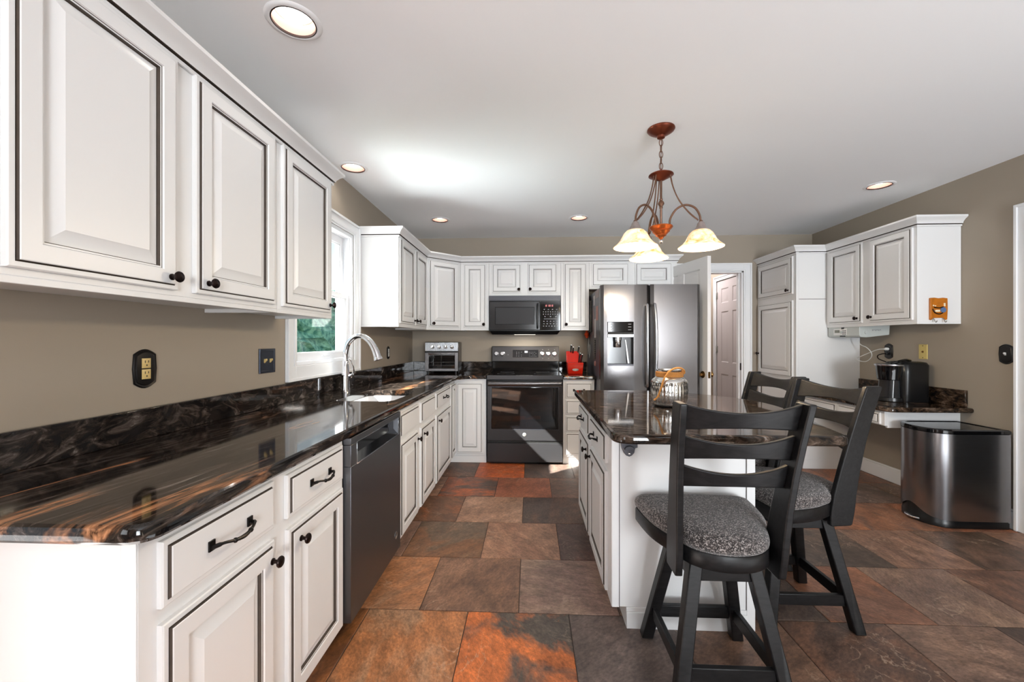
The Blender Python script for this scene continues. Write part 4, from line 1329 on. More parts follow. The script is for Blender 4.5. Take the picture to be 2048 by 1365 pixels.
def fdoor(a0, a1, z0, z1, name, bow, cut=None):
    """bowed door; cut = (x0, x1, z0, z1) leaves a rectangular recess"""
    nx = 16
    xs = [a0 + (a1 - a0) * k / nx for k in range(nx + 1)]
    if cut: xs = sorted(set([x for x in xs if not (cut[0] < x < cut[1])] + [cut[0], cut[1]]))
    def yf_(x):
        k = (x - a0) / (a1 - a0)
        e = min(k, 1 - k) * (a1 - a0)
        rnd_ = 0.022 * max(0, 1 - e / 0.03) ** 2.2
        return 3.826 - bow(k) + rnd_
    zs = [z0, z1] if not cut else [z0, cut[2], cut[3], z1]
    mb = MB()
    for i in range(len(xs) - 1):
        for j in range(len(zs) - 1):
            if cut and abs(xs[i] - cut[0]) < 1e-6 and j == 1: continue
            mb.add([(xs[i], yf_(xs[i]), zs[j]), (xs[i + 1], yf_(xs[i + 1]), zs[j]), (xs[i + 1], yf_(xs[i + 1]), zs[j + 1]), (xs[i], yf_(xs[i]), zs[j + 1])], [(0, 1, 2, 3)])
    top = [(x, yf_(x), z1) for x in xs] + [(a1, 3.880, z1), (a0, 3.880, z1)]
    bot = [(x, yf_(x), z0) for x in xs] + [(a1, 3.880, z0), (a0, 3.880, z0)]
    mb.add(top, [list(range(len(top)))]); mb.add(bot, [list(range(len(bot)))[::-1]])
    for x in (a0, a1):
        mb.add([(x, yf_(x), z0), (x, 3.880, z0), (x, 3.880, z1), (x, yf_(x), z1)], [(0, 1, 2, 3)])
    mb.add([(a0, 3.880, z0), (a1, 3.880, z0), (a1, 3.880, z1), (a0, 3.880, z1)], [(0, 1, 2, 3)])
    if cut:
        c0, c1, d0, d1 = cut
        mb.add([(c0, yf_(c0), d0), (c1, yf_(c1), d0), (c1, yf_(c1), d1), (c0, yf_(c0), d1), (c0, 3.868, d0), (c1, 3.868, d0), (c1, 3.868, d1), (c0, 3.868, d1)],
               [(0, 1, 5, 4), (1, 2, 6, 5), (2, 3, 7, 6), (3, 0, 4, 7), (4, 5, 6, 7)])
    bm_ = bmesh.new()
    return mb, yf_

DISP = (0.716, 0.952, 1.008, 1.415)
xm = 1.106
mbl, yl = fdoor(x0, xm - 0.003, 0.720, 1.757, 'door', lambda k: 0.036 * math.sin(math.pi * (0.12 + 0.76 * k) / 1.0) , DISP)
def weld(o_):
    b_ = bmesh.new(); b_.from_mesh(o_.data); bmesh.ops.remove_doubles(b_, verts=b_.verts, dist=1e-5); bmesh.ops.recalc_face_normals(b_, faces=b_.faces); b_.to_mesh(o_.data); b_.free()
    for p in o_.data.polygons: p.use_smooth = True
    o_.data.set_sharp_from_angle(angle=R(30))
dl = mbl.build('door', M['fridge'], t); weld(dl)
mbr, yr = fdoor(xm + 0.003, x1, 0.720, 1.757, 'door', lambda k: 0.032 + 0.004 * math.sin(math.pi * k))
dr = mbr.build('door', M['fridge'], t); weld(dr)
mbf, yf2 = fdoor(x0, x1, 0.070, 0.708, 'drawer', lambda k: 0.040 * math.sin(math.pi * (0.06 + 0.88 * k)))
fz = mbf.build('freezer_drawer', M['fridge'], t); weld(fz)
MB().tube(bez([(x0 + .08, 3.80, .645), (x0 + .09, 3.745, .645), (1.105, 3.728, .645), (x1 - .09, 3.745, .645), (x1 - .08, 3.80, .645)], 6), 0.012, 12).build('drawer_handle', M['chrome'], fz)
for hx, dd, yy in ((1.074, dl, yl(1.074)), (1.138, dr, yr(1.138))):
    s_ = -1 if dd is dl else 1
    p = bez([(hx, yy + 0.004, 1.565), (hx, yy - 0.028, 1.560), (hx + s_ * 0.004, yy - 0.052, 1.40), (hx + s_ * 0.006, yy - 0.058, 1.20), (hx + s_ * 0.004, yy - 0.052, 1.00), (hx, yy - 0.028, 0.832), (hx, yy + 0.004, 0.826)], 6)
    MB().tube(p, 0.0125, 12).build('handle', M['steel_h'], dd)
# dispenser
c0, c1, d0, d1 = DISP
fq = faceNY(c0, 3.868, 0)
wq = c1 - c0
dp = MB()
dp.box(0.0, wq, 1.318, d1, 0.0, 0.078, 0, fq)
dsp = dp.build('dispenser_panel', M['blackgloss'], dl, bevel=0.004)
MB().box(0.0, wq, 1.272, 1.300, 0.0, 0.082, 0, fq).build('dispenser_strip', M['steel_h'], dl, bevel=0.003)
text(t, 'maker_badge', 'SAMSUNG', fq.at(wq / 2, 1.286, 0.0825), 0.016, M['case'], 0.0002)
MB().box(0.001, wq - 0.001, 1.300, 1.318, 0.0, 0.070, 0, fq).build('dispenser_slot', M['darkslot'], dl)
mb = MB().box(0.001, wq - 0.001, d0 + 0.001, 1.272, 0.0005, 0.010, 0, fq)
mb.build('dispenser_recess', M['mwdoor'], dl)
mb = MB().box(0.001, wq - 0.001, d0 + 0.001, d0 + 0.014, 0.010, 0.066, 0, fq)
for k in range(12):
    mb.box(0.014 + k * 0.018, 0.022 + k * 0.018, d0 + 0.014, d0 + 0.017, 0.012, 0.062, 0, fq)
mb.build('drip_tray', M['case'], dl)
MB().lathe(Fr(fq(0.098, 1.272, 0.045), (1, 0, 0), (0, -1, 0), (0, 0, -1)), [(0.034, 0), (0.034, 0.03), (0.031, 0.034), (0.031, 0.088), (0.027, 0.094), (0.0, 0.094)], 24).build('ice_chute', M['chrome'], dl)
mb = MB()
mb.add([fq(0.172, 1.25, 0.012), fq(0.180, 1.25, 0.012), fq(0.205, 1.03, 0.040), fq(0.190, 1.03, 0.040)], [(0, 1, 2, 3)])
mb.add([fq(0.172, 1.25, 0.010), fq(0.180, 1.25, 0.010), fq(0.205, 1.03, 0.036), fq(0.190, 1.03, 0.036)], [(3, 2, 1, 0)])
mb.build('water_paddle', M['steel_h'], dl)
mb = MB()
for a in (0.022, 0.185):
    for k in range(3):
        mb.box(a, a + 0.028, 1.338 + k * 0.026, 1.343 + k * 0.026, 0.0785, 0.0792, 0, fq)
mb.build('dispenser_marks', M['greyprint'], dsp)

# things stuck to the side of the refrigerator (its left face looks towards -X)
fs = faceNX(x0 + 0.004, 0, 0)
GM = 'things stuck to the refrigerator side'


def stuck(name, label, cat, mat, a0, a1, z0, z1, th=0.002):
    o_ = MB().box(-a1, -a0, z0, z1, 0.0006, th, 0, fs).build(name, mat, None, bevel=0.0005)
    return tag(o_, label, cat, GM)
t = thing('magnet_board', 'black framed magnetic board at the back of the refrigerator side', 'board', (x0, 4.52, 1.2), GM)
mb = MB()
for (a0, a1, z0, z1) in ((4.36, 4.66, 1.655, 1.67), (4.36, 4.66, 1.33, 1.345), (4.36, 4.374, 1.345, 1.655), (4.646, 4.66, 1.345, 1.655)):
    mb.box(-a1, -a0, z0, z1, 0.0006, 0.024, 0, fs)
mb.build('frame', M['blackplastic'], t, bevel=0.002)
MB().box(-4.646, -4.374, 1.345, 1.655, 0.0006, 0.006, 0, fs).build('board_face', M['greyprint'], t)
stuck('photo_print', 'small reddish photo print near the refrigerator door edge', 'photo', M['pinkcard'], 3.98, 4.10, 1.44, 1.58)
stuck('photo_print', 'dark photo print high on the refrigerator side by the front edge', 'photo', M['photo'], 3.92, 4.14, 1.66, 1.735)
stuck('note_paper', 'pale paper note high on the refrigerator side', 'paper', M['paper'], 4.17, 4.26, 1.60, 1.70)
stuck('note_paper', 'long white paper strip hanging in the middle of the refrigerator side', 'paper', M['paper'], 4.10, 4.20, 1.27, 1.46)
stuck('note_paper', 'grey printed sheet beside the black framed board on the refrigerator', 'paper', M['photo'], 4.22, 4.33, 1.30, 1.58)
t = thing('flower_magnet', 'bright orange flower magnet on the refrigerator side under the framed board', 'magnet', (x0, 4.58, 1.31), GM)
mb = MB()
for k in range(8):
    an = k * math.pi / 4
    mb.ball((x0 - 0.020, 4.58 + 0.026 * math.cos(an), 1.31 + 0.026 * math.sin(an)), 0.017, 10)
mb.ball((x0 - 0.030, 4.58, 1.31), 0.020, 10); mb.ball((x0 - 0.012, 4.58, 1.31), 0.016, 10)
mb.build('petals', M['pom'], t)
for (yy, zt, zb, nm, lb) in ((4.56, 1.262, 1.09, 'key_ring', 'thin silver key loop hanging below the orange flower magnet'), (4.46, 1.20, 1.05, 'key_ring', 'second silver loop hanging lower towards the refrigerator front')):
    mb = MB()
    mb.tube([(x0 - 0.006, yy + 0.030 * math.sin(2 * math.pi * k / 24), (zt + zb) / 2 + (zt - zb) / 2 * math.cos(2 * math.pi * k / 24)) for k in range(24)], 0.0032, 8, 0, True)
    tag(mb.build(nm, M['badge'], None), lb, 'key ring', GM)
mb = MB()
for k in range(9):
    mb.box(-4.20, -4.13, 1.235 - k * 0.022, 1.248 - k * 0.022, 0.0006, 0.010, 0, fs)
mb.box(-4.19, -4.14, 1.05, 1.24, 0.0006, 0.004, 0, fs)
tag(mb.build('magnet_strip', M['blackplastic'], None), 'ladder like black magnet strip low on the refrigerator side', 'magnet', GM)
tag(MB().lathe(Fr((x0 + .003, 4.13, 1.01), (0, -1, 0), (0, 0, 1), (-1, 0, 0)), [(0.026, 0.0005), (0.026, 0.008), (0.018, 0.012), (0, 0.012)], 20).build('round_magnet', M['pinkcard'], None), 'round tan magnet below the black strip on the refrigerator', 'magnet', GM)

# ================================================================== TOASTER OVEN
t = thing('toaster_oven', 'stainless toaster oven with four dials in the counter corner', 'toaster oven', (-0.955, 4.48, 0.8905), None, R(3), True)
w2, fy, h2 = 0.181, -0.150, 0.335
mb = MB().box(-w2, w2, fy + 0.012, 0.15, 0.018, h2)
mb.build('body', M['fridge'], t, bevel=0.010, seg=3)
ft = faceNY(-w2, fy + 0.012, 0)
mb = MB().box(0.002, 0.360, 0.236, h2 - 0.003, 0.0, 0.010, 0, ft)
mb.build('control_panel', M['steel'], t, bevel=0.004)
MB().box(0.0, 0.362, 0.222, 0.236, -0.001, 0.004, 0, ft).build('panel_gap', M['darkslot'], t)
for a in (0.085, 0.157, 0.224, 0.292):
    q = ft.at(a, 0.285, 0.010)
    mb = MB().lathe(q, [(0.022, 0.0004), (0.022, 0.003), (0.019, 0.004), (0.0175, 0.018), (0.0, 0.019)], 20)
    mb.box(-0.003, 0.003, -0.016, 0.016, 0.018, 0.024, 0, q)
    mb.build('dial', M['chrome'], t)
mb = MB()
for (a0, a1, b0, b1) in ((0.004, 0.042, 0.022, 0.220), (0.322, 0.358, 0.022, 0.220), (0.042, 0.322, 0.022, 0.052), (0.042, 0.322, 0.192, 0.220)):
    mb.box(a0, a1, b0, b1, 0, 0.012, 0, ft)
dd = mb.build('oven_door', M['fridge'], t, bevel=0.002)
MB().box(0.042, 0.322, 0.052, 0.192, 0.001, 0.006, 0, ft).build('door_glass', M['blackglass'], dd)
MB().tube([ft(0.05, 0.207, 0.012), ft(0.05, 0.207, 0.034), ft(0.18, 0.207, 0.036), ft(0.312, 0.207, 0.034), ft(0.312, 0.207, 0.012)], 0.0075, 10).build('door_handle', M['chrome'], dd)
mb = MB()
for zz in (0.085, 0.118):
    mb.tube([ft(0.045, zz, 0.0068), ft(0.320, zz, 0.0068)], 0.0013, 6)
mb.build('rack', M['steel_h'], dd)
mb = MB()
for sx in (-1, 1):
    for sy in (-0.115, 0.125):
        mb.lathe(Fr((sx * 0.15, sy, 0)), [(0.013, 0), (0.013, 0.019)], 12)
mb.build('feet', M['blackplastic'], t)

# ================================================================== KNIFE BLOCK
t = thing('knife_block', 'bright red slanted knife block beside the refrigerator', 'knife block', (0.474, 4.36, 0.8905))
def sec(z, x_0, x_1, y_0, y_1): return [(x_0, y_0, z), (x_1, y_0, z), (x_1, y_1, z), (x_0, y_1, z)]
mb = MB().rings([sec(0.8905, 0.405, 0.545, 4.285, 4.415), sec(0.897, 0.400, 0.548, 4.280, 4.420), sec(1.010, 0.394, 0.556, 4.262, 4.44)], 0, True, True)
side = [(4.262, 1.010), (4.330, 1.015), (4.395, 1.128), (4.44, 1.118), (4.44, 1.010)]
mb.rings([[(x, y, z) for y, z in side] for x in (0.389, 0.520)], 0)
mb.rings([[(x, y, z) for y, z in [(4.262, 1.010), (4.38, 1.015), (4.42, 1.085), (4.44, 1.08), (4.44, 1.010)]] for x in (0.520, 0.557)], 0)
mb.build('block', M['red'], t, bevel=0.004)
q = Fr((0.474, 4.2725, 0.937), (1, 0, 0), Vector((0, -0.16, 1)).normalized(), Vector((0, -1, -0.16)).normalized())
mb = MB()
mb.rings([[q(0.034 * s_ * math.cos(2 * math.pi * k / 32), 0.014 * s_ * math.sin(2 * math.pi * k / 32), z) for k in range(32)] for s_, z in ((1, -0.002), (1, 0.002), (0.93, 0.0035))], 0)
mb.build('oval_badge', M['badge'], t)
GK = 'knives in the red block'
for (kx, ky, kz, ln, lb) in ((0.437, 4.392, 1.122, 0.078, 'black handled knife standing highest at the left of the red block'), (0.459, 4.388, 1.116, 0.058, 'thin black handled knife second from the left in the red block'),
                             (0.512, 4.400, 1.105, 0.080, 'riveted black handled knife standing tall at the right of the red block'), (0.517, 4.330, 1.030, 0.085, 'lower front knife handle leaning at the right of the red block'),
                             (0.541, 4.335, 1.030, 0.070, 'rightmost low knife handle at the edge of the red block')):
    d = Vector((0.13 if kx > 0.5 else 0.05, -0.42, 1)).normalized()
    s_ = Vector((1, 0, -0.1)).normalized(); n_ = d.cross(s_)
    k_ = thing('knife', lb, 'knife', (kx, ky, kz), GK)
    mb = MB()
    rs = []
    for h_, a_ in ((-0.02, 0.0075), (0.01, 0.0075), (ln * 0.5, 0.0095), (ln * 0.9, 0.0085), (ln, 0.0065)):
        c_ = Vector((kx, ky, kz)) + d * h_
        rs.append([c_ + s_ * a_ * math.cos(2 * math.pi * i / 12) + n_ * a_ * 1.4 * math.sin(2 * math.pi * i / 12) for i in range(12)])
    mb.rings(rs, 0); mb.build('handle', M['blackplastic'], k_)
    MB().ball(Vector((kx, ky, kz)) + d * (ln + 0.001), 0.0075, 10, 0, 0.6).build('end_cap', M['badge'], k_)
    mb = MB()
    for h_ in (0.025, 0.045):
        mb.ball(Vector((kx, ky, kz)) + d * h_ - n_ * 0.0 + Vector((0, -0.0115, -0.002)), 0.003, 8)
    mb.build('rivets', M['badge'], k_)

# ================================================================== ISLAND
t = thing('kitchen_island', 'white kitchen island cabinet with drawers and doors facing the sink run', 'island', (0.65, 2.31, 0))
carcass(t, [(0.352, 0.955, 1.780, 2.852, 0.088, 0.853), (0.415, 0.955, 1.786, 2.845, 0.0, 0.088)])
MB().box(0.354, 0.384, 1.7765, 1.780, 0.088, 0.853).build('corner_stile', M['paint'], t, bevel=0.001)
MB().box(0.922, 0.957, 1.7765, 1.780, 0.0, 0.853).build('corner_stile', M['paint'], t, bevel=0.001)
mb = MB().box(0.3845, 0.3865, 1.7768, 1.7795, 0.088, 0.853).box(0.9195, 0.9215, 1.7768, 1.7795, 0.09, 0.853)
mb.build('glaze_line', M['glaze'], t)
mb = MB().box(0.415, 0.922, 1.771, 1.786, 0.0, 0.070).box(0.415, 0.922, 1.776, 1.786, 0.070, 0.088)
mb.build('plinth', M['paint'], t, bevel=0.002)
f = faceNX(0.352, 0, 0)
drawer(f.at(-2.815, 0.683), 0.436, 0.132, t, hw=0.115); drawer(f.at(-2.312, 0.683), 0.450, 0.132, t, hw=0.115)
door(f.at(-2.815, 0.108), 0.436, 0.538, t, (0.395, 0.490)); door(f.at(-2.312, 0.108), 0.450, 0.538, t, (0.042, 0.490))

t = thing('countertop', 'brown black granite island top with a bowed right end and rounded corners', 'countertop', (0.75, 2.2, 0.855), 'granite countertops')
P = [(0.310, 1.525), (1.165, 1.525), (1.215, 1.75), (1.285, 2.0), (1.325, 2.2), (1.325, 2.38), (1.26, 2.55), (1.13, 2.72), (0.97, 2.85), (0.80, 2.905), (0.310, 2.905)]
P = round_poly(P, {0: 0.075, 1: 0.05, 4: 0.07, 5: 0.07, 6: 0.08, 7: 0.08, 8: 0.08, 9: 0.08, 10: 0.05}, 5)
slab(P, 0.8535, 0.890, 'stone_top', M['granite_island'], t)
t = thing('bottle_opener', 'cast iron bottle opener screwed to the island end panel under the top', 'bottle opener', (0.425, 1.776, 0.80))
q = faceNY(0.425, 1.7765, 0.775)
mb = MB().prism([(-0.036, 0.025), (-0.031, 0.002), (-0.022, -0.018), (-0.012, -0.030), (0, -0.035), (0.012, -0.030), (0.022, -0.018), (0.026, 0.002), (0.036, 0.004), (0.036, 0.026), (0.0, 0.036)], 0.0005, 0.009, 0, q)
mb.build('plate', M['case'], t, bevel=0.002)
mb = MB().rings([[q(0.021 * math.cos(math.pi * k / 10), -0.004 + 0.018 * math.sin(math.pi * k / 10), z) for k in range(11)] for z in (0.009, 0.022)], 0)
mb.build('cap_lifter', M['case'], t, bevel=0.002)
MB().ball(q(0, -0.020, 0.010), 0.006, 12).build('screw', M['chrome'], t)

# ---- mercury glass jar
t = thing('glass_jar', 'ribbed silver mercury glass jar with jute rope collar on the island', 'jar', (0.748, 2.225, 0.8905))
c = Vector((0.748, 2.225, 0.8905))
prof = [(0.070, 0.0005), (0.082, 0.004), (0.087, 0.012), (0.086, 0.018), (0.090, 0.026), (0.0925, 0.06), (0.0925, 0.105), (0.090, 0.118), (0.092, 0.126), (0.088, 0.138), (0.075, 0.150), (0.066, 0.155), (0.064, 0.185), (0.067, 0.190), (0.067, 0.194), (0.062, 0.194), (0.060, 0.185)]
rs = []
NR = 120
for r_, h_ in prof:
    fl = 1.0 if 0.02 < h_ < 0.12 else 0.0
    rs.append([(c.x + (r_ + fl * 0.0018 * math.cos(30 * 2 * math.pi * k / NR)) * math.cos(2 * math.pi * k / NR), c.y + (r_ + fl * 0.0018 * math.cos(30 * 2 * math.pi * k / NR)) * math.sin(2 * math.pi * k / NR), c.z + h_) for k in range(NR)])
MB().rings(rs, 0, True, False).build('jar_body', M['mercury'], t, ang=60)
rp = MB()
for k in range(6):
    z = c.z + 0.1585 + k * 0.0042
    rp.tube([(c.x + 0.0685 * math.cos(2 * math.pi * i / 40), c.y + 0.0685 * math.sin(2 * math.pi * i / 40), z) for i in range(40)], 0.0026, 8, 0, True)
rp.build('rope_collar', M['rope'], t)
hp = bez([c + Vector(p) for p in ((0.066, -0.022, 0.172), (0.062, -0.045, 0.190), (0.035, -0.062, 0.205), (0.0, -0.070, 0.202), (-0.030, -0.078, 0.184), (-0.055, -0.085, 0.150), (-0.072, -0.090, 0.105), (-0.085, -0.088, 0.065), (-0.096, -0.080, 0.046), (-0.102, -0.074, 0.040))], 6)
hm = MB().tube(hp, 0.0048, 10)
hm.ball(c + Vector((0.064, -0.030, 0.180)), 0.010, 10)
hm.build('rope_handle', M['rope'], t)

# ================================================================== BAR STOOLS
GS = 'bar stools round the island'


def make_stool(label):
    t = thing('bar_stool', label, 'stool', (0, 0, 0), GS, 0, True)
    # turning base
    mb = MB()
    a, b = 0.150, 0.128
    for sx, sy, ax in ((0, -1, 0), (0, 1, 0), (-1, 0, 1), (1, 0, 1)):
        if ax == 0: mb.box(-0.092, 0.092, sy * 0.108 - 0.011, sy * 0.108 + 0.011, 0.408, 0.462)
        else: mb.box(sx * 0.108 - 0.011, sx * 0.108 + 0.011, -0.092, 0.092, 0.408, 0.462)
    mb.box(-0.100, 0.100, -0.100, 0.100, 0.452, 0.468)
    base = mb.build('base_frame', M['woodblack'], t, bevel=0.003)
    def leg_at(sx, sy, z):
        k = 1 - z / 0.468
        return 0.098 + (0.184 - 0.098) * k
    for sx in (-1, 1):
        for sy in (-1, 1):
            rs = []
            for z, hw in ((0.0, 0.0215), (0.004, 0.0225), (0.25, 0.0225), (0.468, 0.0225)):
                m_ = leg_at(sx, sy, z)
                rs.append([(sx * m_ + i * hw, sy * m_ + j * hw, z) for i, j in ((-1, -1), (1, -1), (1, 1), (-1, 1))])
            MB().rings(rs, 0).build('leg', M['woodblack'], t, bevel=0.005)
    z0, z1 = 0.100, 0.148
    m_ = leg_at(1, 1, 0.124)
    for s_ in (-1, 1):
        MB().box(-m_ + 0.02, m_ - 0.02, s_ * m_ - 0.010, s_ * m_ + 0.010, z0, z1).build('stretcher', M['woodblack'], t, bevel=0.003)
        MB().box(s_ * m_ - 0.010, s_ * m_ + 0.010, -m_ + 0.02, m_ - 0.02, z0, z1).build('stretcher', M['woodblack'], t, bevel=0.003)
    # seat (turned on the swivel): children carry the swivel angle themselves
    MB().lathe(Fr((0, 0, 0.468)), [(0.085, 0), (0.085, 0.012)], 28).build('swivel_plate', M['blackmetal'], t)
    seat = [(-0.228, 0.150), (-0.222, 0.205), (-0.15, 0.222), (0.15, 0.222), (0.222, 0.205), (0.228, 0.150), (0.210, 0.03), (0.168, -0.070), (0.128, -0.150), (0.07, -0.190), (0.0, -0.202), (-0.07, -0.190), (-0.128, -0.150), (-0.168, -0.070), (-0.210, 0.03)]
    # smooth outline
    pts = [Vector((x, y, 0)) for x, y in seat]
    n = len(pts); sm = []
    for i in range(n):
        p0, p1, p2, p3 = pts[i - 1], pts[i], pts[(i + 1) % n], pts[(i + 2) % n]
        for k in range(4):
            u = k / 4
            q = 0.5 * ((2 * p1) + (p2 - p0) * u + (2 * p0 - 5 * p1 + 4 * p2 - p3) * u * u + (3 * p1 - p0 - 3 * p2 + p3) * u ** 3)
            sm.append((q.x, q.y))
    sm = sm[::-1]      # CCW
    A_ = sum(sm[i][0] * sm[(i + 1) % len(sm)][1] - sm[(i + 1) % len(sm)][0] * sm[i][1] for i in range(len(sm)))
    if A_ < 0: sm = sm[::-1]
    mb = MB().rings([[(x * k, y * k, z) for x, y in sm] for k, z in ((0.985, 0.4805), (1.0, 0.486), (1.0, 0.528), (0.985, 0.534))], 0)
    sf = mb.build('seat_frame', M['woodblack'], t)
    rs = []
    for k, z in ((0.965, 0.534), (1.005, 0.545), (1.012, 0.558), (0.995, 0.572), (0.94, 0.585), (0.84, 0.594), (0.65, 0.601), (0.40, 0.604), (0.15, 0.605)):
        rs.append([(x * k, y * k, z) for x, y in sm])
    cu = MB().rings(rs, 0).build('cushion', M['fabric'], t, ang=80)
    # back posts: (z, x, y centre, depth)
    prof = [(0.440, 0.168, -0.110, 0.080), (0.446, 0.168, -0.112, 0.100), (0.50, 0.169, -0.118, 0.108), (0.58, 0.171, -0.128, 0.104), (0.68, 0.175, -0.146, 0.092), (0.80, 0.181, -0.172, 0.081), (0.92, 0.187, -0.203, 0.076), (1.035, 0.192, -0.238, 0.074), (1.043, 0.192, -0.240, 0.068)]
    def at(z):
        for a, b in zip(prof, prof[1:]):
            if a[0] <= z <= b[0]:
                k = (z - a[0]) / (b[0] - a[0])
                return tuple(a[i] + (b[i] - a[i]) * k for i in range(4))
        return prof[-1]
    parts = [sf, cu]
    for sx in (-1, 1):
        zz = [0.440, 0.446, 0.47, 0.50, 0.54, 0.58, 0.63, 0.68, 0.74, 0.80, 0.86, 0.92, 0.98, 1.035, 1.043]
        rs = []
        for z in zz:
            _, x, y, d = at(z)
            w = 0.0115
            rs.append([(sx * x - w, y - d / 2, z), (sx * x + w, y - d / 2, z), (sx * x + w, y + d / 2, z), (sx * x - w, y + d / 2, z)])
        parts.append(MB().rings(rs, 0).build('back_post', M['woodblack'], t, bevel=0.004))
    # three dished slats
    for zt, zb in ((1.040, 0.950), (0.935, 0.848), (0.832, 0.750)):
        rs = []
        N = 20
        for i in range(N + 1):
            u = i / N * 2 - 1
            k = 1 - u * u
            top, bot = zt - 0.026 * k, zb + 0.013 * k
            xm_ = at((zt + zb) / 2)[1] - 0.006
            ring = []
            for z, dy in ((bot, -0.010), (top, -0.010), (top, 0.010), (bot, 0.010)):
                ring.append((u * (at(min(z, 1.04))[1] - 0.008), at(min(z, 1.04))[2] - 0.034 * k + dy + 0.004, z))
            rs.append(ring)
        parts.append(MB().rings(rs, 0).build('back_slat', M['woodblack'], t, bevel=0.004))
    return t, parts


def turn(parts, ang):
    for p in parts: p.rotation_euler = (0, 0, ang)

s1, p1 = make_stool('black swivel bar stool nearest the camera at the near end of the island')
s1.location = (0.672, 1.552, 0); turn(p1, R(-1))
SPOTS = [((1.205, 1.975, 0), 97, 'black swivel bar stool at the middle of the island right side'), ((1.205, 2.452, 0), 94, 'farthest black bar stool, only its back seen beyond the island top')]
for loc, ang, lb in SPOTS:
    r_ = s1.copy(); COL.objects.link(r_); r_.location = loc; r_['label'] = lb
    for ch in list(s1.children):
        c2 = ch.copy(); COL.objects.link(c2); c2.parent = r_
        if ch in p1: c2.rotation_euler = (0, 0, R(ang))

# ================================================================== PENDANT
t = thing('pendant_light', 'copper three arm pendant lamp hanging over the island', 'pendant lamp', (0.742, 2.345, CE))
px, py = 0.742, 2.345
F = lambda z: Fr((px, py, z))
MB().lathe(F(0), [(0.0745, CE - 0.0005), (0.0755, CE - 0.006), (0.070, CE - 0.014), (0.052, CE - 0.026), (0.030, CE - 0.036), (0.022, CE - 0.040), (0.021, CE - 0.052), (0.010, CE - 0.058), (0.0, CE - 0.060)], 36).build('canopy', M['copper'], t)
ch = MB()
z = CE - 0.058
k = 0
while z > 2.235:
    L_ = 0.040
    pts = []
    for i in range(20):
        a_ = 2 * math.pi * i / 20
        u_ = 0.0095 * math.sin(a_); w_ = (L_ / 2) * math.cos(a_)
        pts.append((px + (u_ if k % 2 == 0 else 0), py + (u_ if k % 2 else 0), z - L_ / 2 + w_))
    ch.tube(pts, 0.0026, 8, 0, True)
    z -= 0.0335; k += 1
ch.tube([(px, py, 2.40), (px + .003, py, 2.33), (px - .002, py, 2.27), (px, py, 2.195)], 0.0022, 6)
ch.build('chain', M['arm'], t)
MB().lathe(F(0), [(0.004, 2.212), (0.006, 2.204), (0.016, 2.198), (0.045, 2.190), (0.066, 2.180), (0.068, 2.175), (0.060, 2.170), (0.040, 2.160), (0.022, 2.150), (0.012, 2.146), (0.0, 2.145)], 36).build('upper_dish', M['copper'], t)
MB().lathe(F(0), [(0.0065, 2.150), (0.0065, 2.045), (0.010, 2.040), (0.008, 2.034), (0.0165, 2.022), (0.0175, 2.014), (0.009, 2.000), (0.010, 1.992), (0.0065, 1.986), (0.0065, 1.875)], 20).build('stem', M['arm'], t)
MB().lathe(F(0), [(0.006, 1.892), (0.062, 1.886), (0.064, 1.881), (0.056, 1.870), (0.046, 1.862), (0.048, 1.857), (0.036, 1.845), (0.028, 1.838), (0.029, 1.834), (0.014, 1.824), (0.010, 1.816), (0.0, 1.814)], 36).build('lower_bowl', M['copperlit'], t)
MB().ball((px, py, 1.803), 0.0125, 12, 0, 1.15).build('finial', M['chrome'], t)
for ang in (93, 213, -27):
    ca_, sa_ = math.cos(R(ang)), math.sin(R(ang))
    pt = lambda r_, z_, s_=0.0: (px + r_ * ca_ - s_ * sa_, py + r_ * sa_ + s_ * ca_, z_)
    mb = MB()
    mb.tube(bez([pt(0.046, 1.880), pt(0.050, 1.925), pt(0.080, 1.970), pt(0.125, 1.988), pt(0.172, 1.968), pt(0.198, 1.925), pt(0.205, 1.880)], 6), 0.0058, 10)
    for s_ in (-0.008, 0.008):
        mb.tube(bez([pt(0.050, 2.168, s_), pt(0.064, 2.10, s_), pt(0.095, 2.02, s_), pt(0.145, 1.945, s_), pt(0.192, 1.895, s_ * 0.4)], 6), 0.0036, 8)
    mb.ball(pt(0.206, 1.884), 0.0105, 12)
    arm = mb.build('arm', M['arm'], t)
    c_ = Vector(pt(0.206, 0))
    fs_ = Fr((c_.x, c_.y, 0))
    MB().lathe(fs_, [(0.010, 1.884), (0.018, 1.876), (0.022, 1.862), (0.032, 1.844), (0.038, 1.838), (0.036, 1.836)], 28).build('shade_cap', M['cap'], arm)
    pr = [(0.036, 1.838), (0.046, 1.834), (0.060, 1.820), (0.071, 1.800), (0.080, 1.782), (0.094, 1.765), (0.112, 1.750), (0.1165, 1.746), (0.1145, 1.744), (0.092, 1.760), (0.077, 1.777), (0.068, 1.796), (0.056, 1.816), (0.043, 1.829), (0.034, 1.832)]
    MB().lathe(fs_, pr, 40, 0, False, False).build('glass_shade', M['shade'], arm, ang=60)
    MB().ball((c_.x, c_.y, 1.790), 0.028, 16, 0, 1.2).build('bulb', M['bulb'], arm)
    d = bpy.data.lights.new('pendant_bulb_light', 'POINT'); d.energy = 12.0; d.shadow_soft_size = 0.03; d.color = (1.0, 0.84, 0.62)
    l = bpy.data.objects.new('pendant_bulb_light', d); COL.objects.link(l); l.location = (c_.x, c_.y, 1.745)

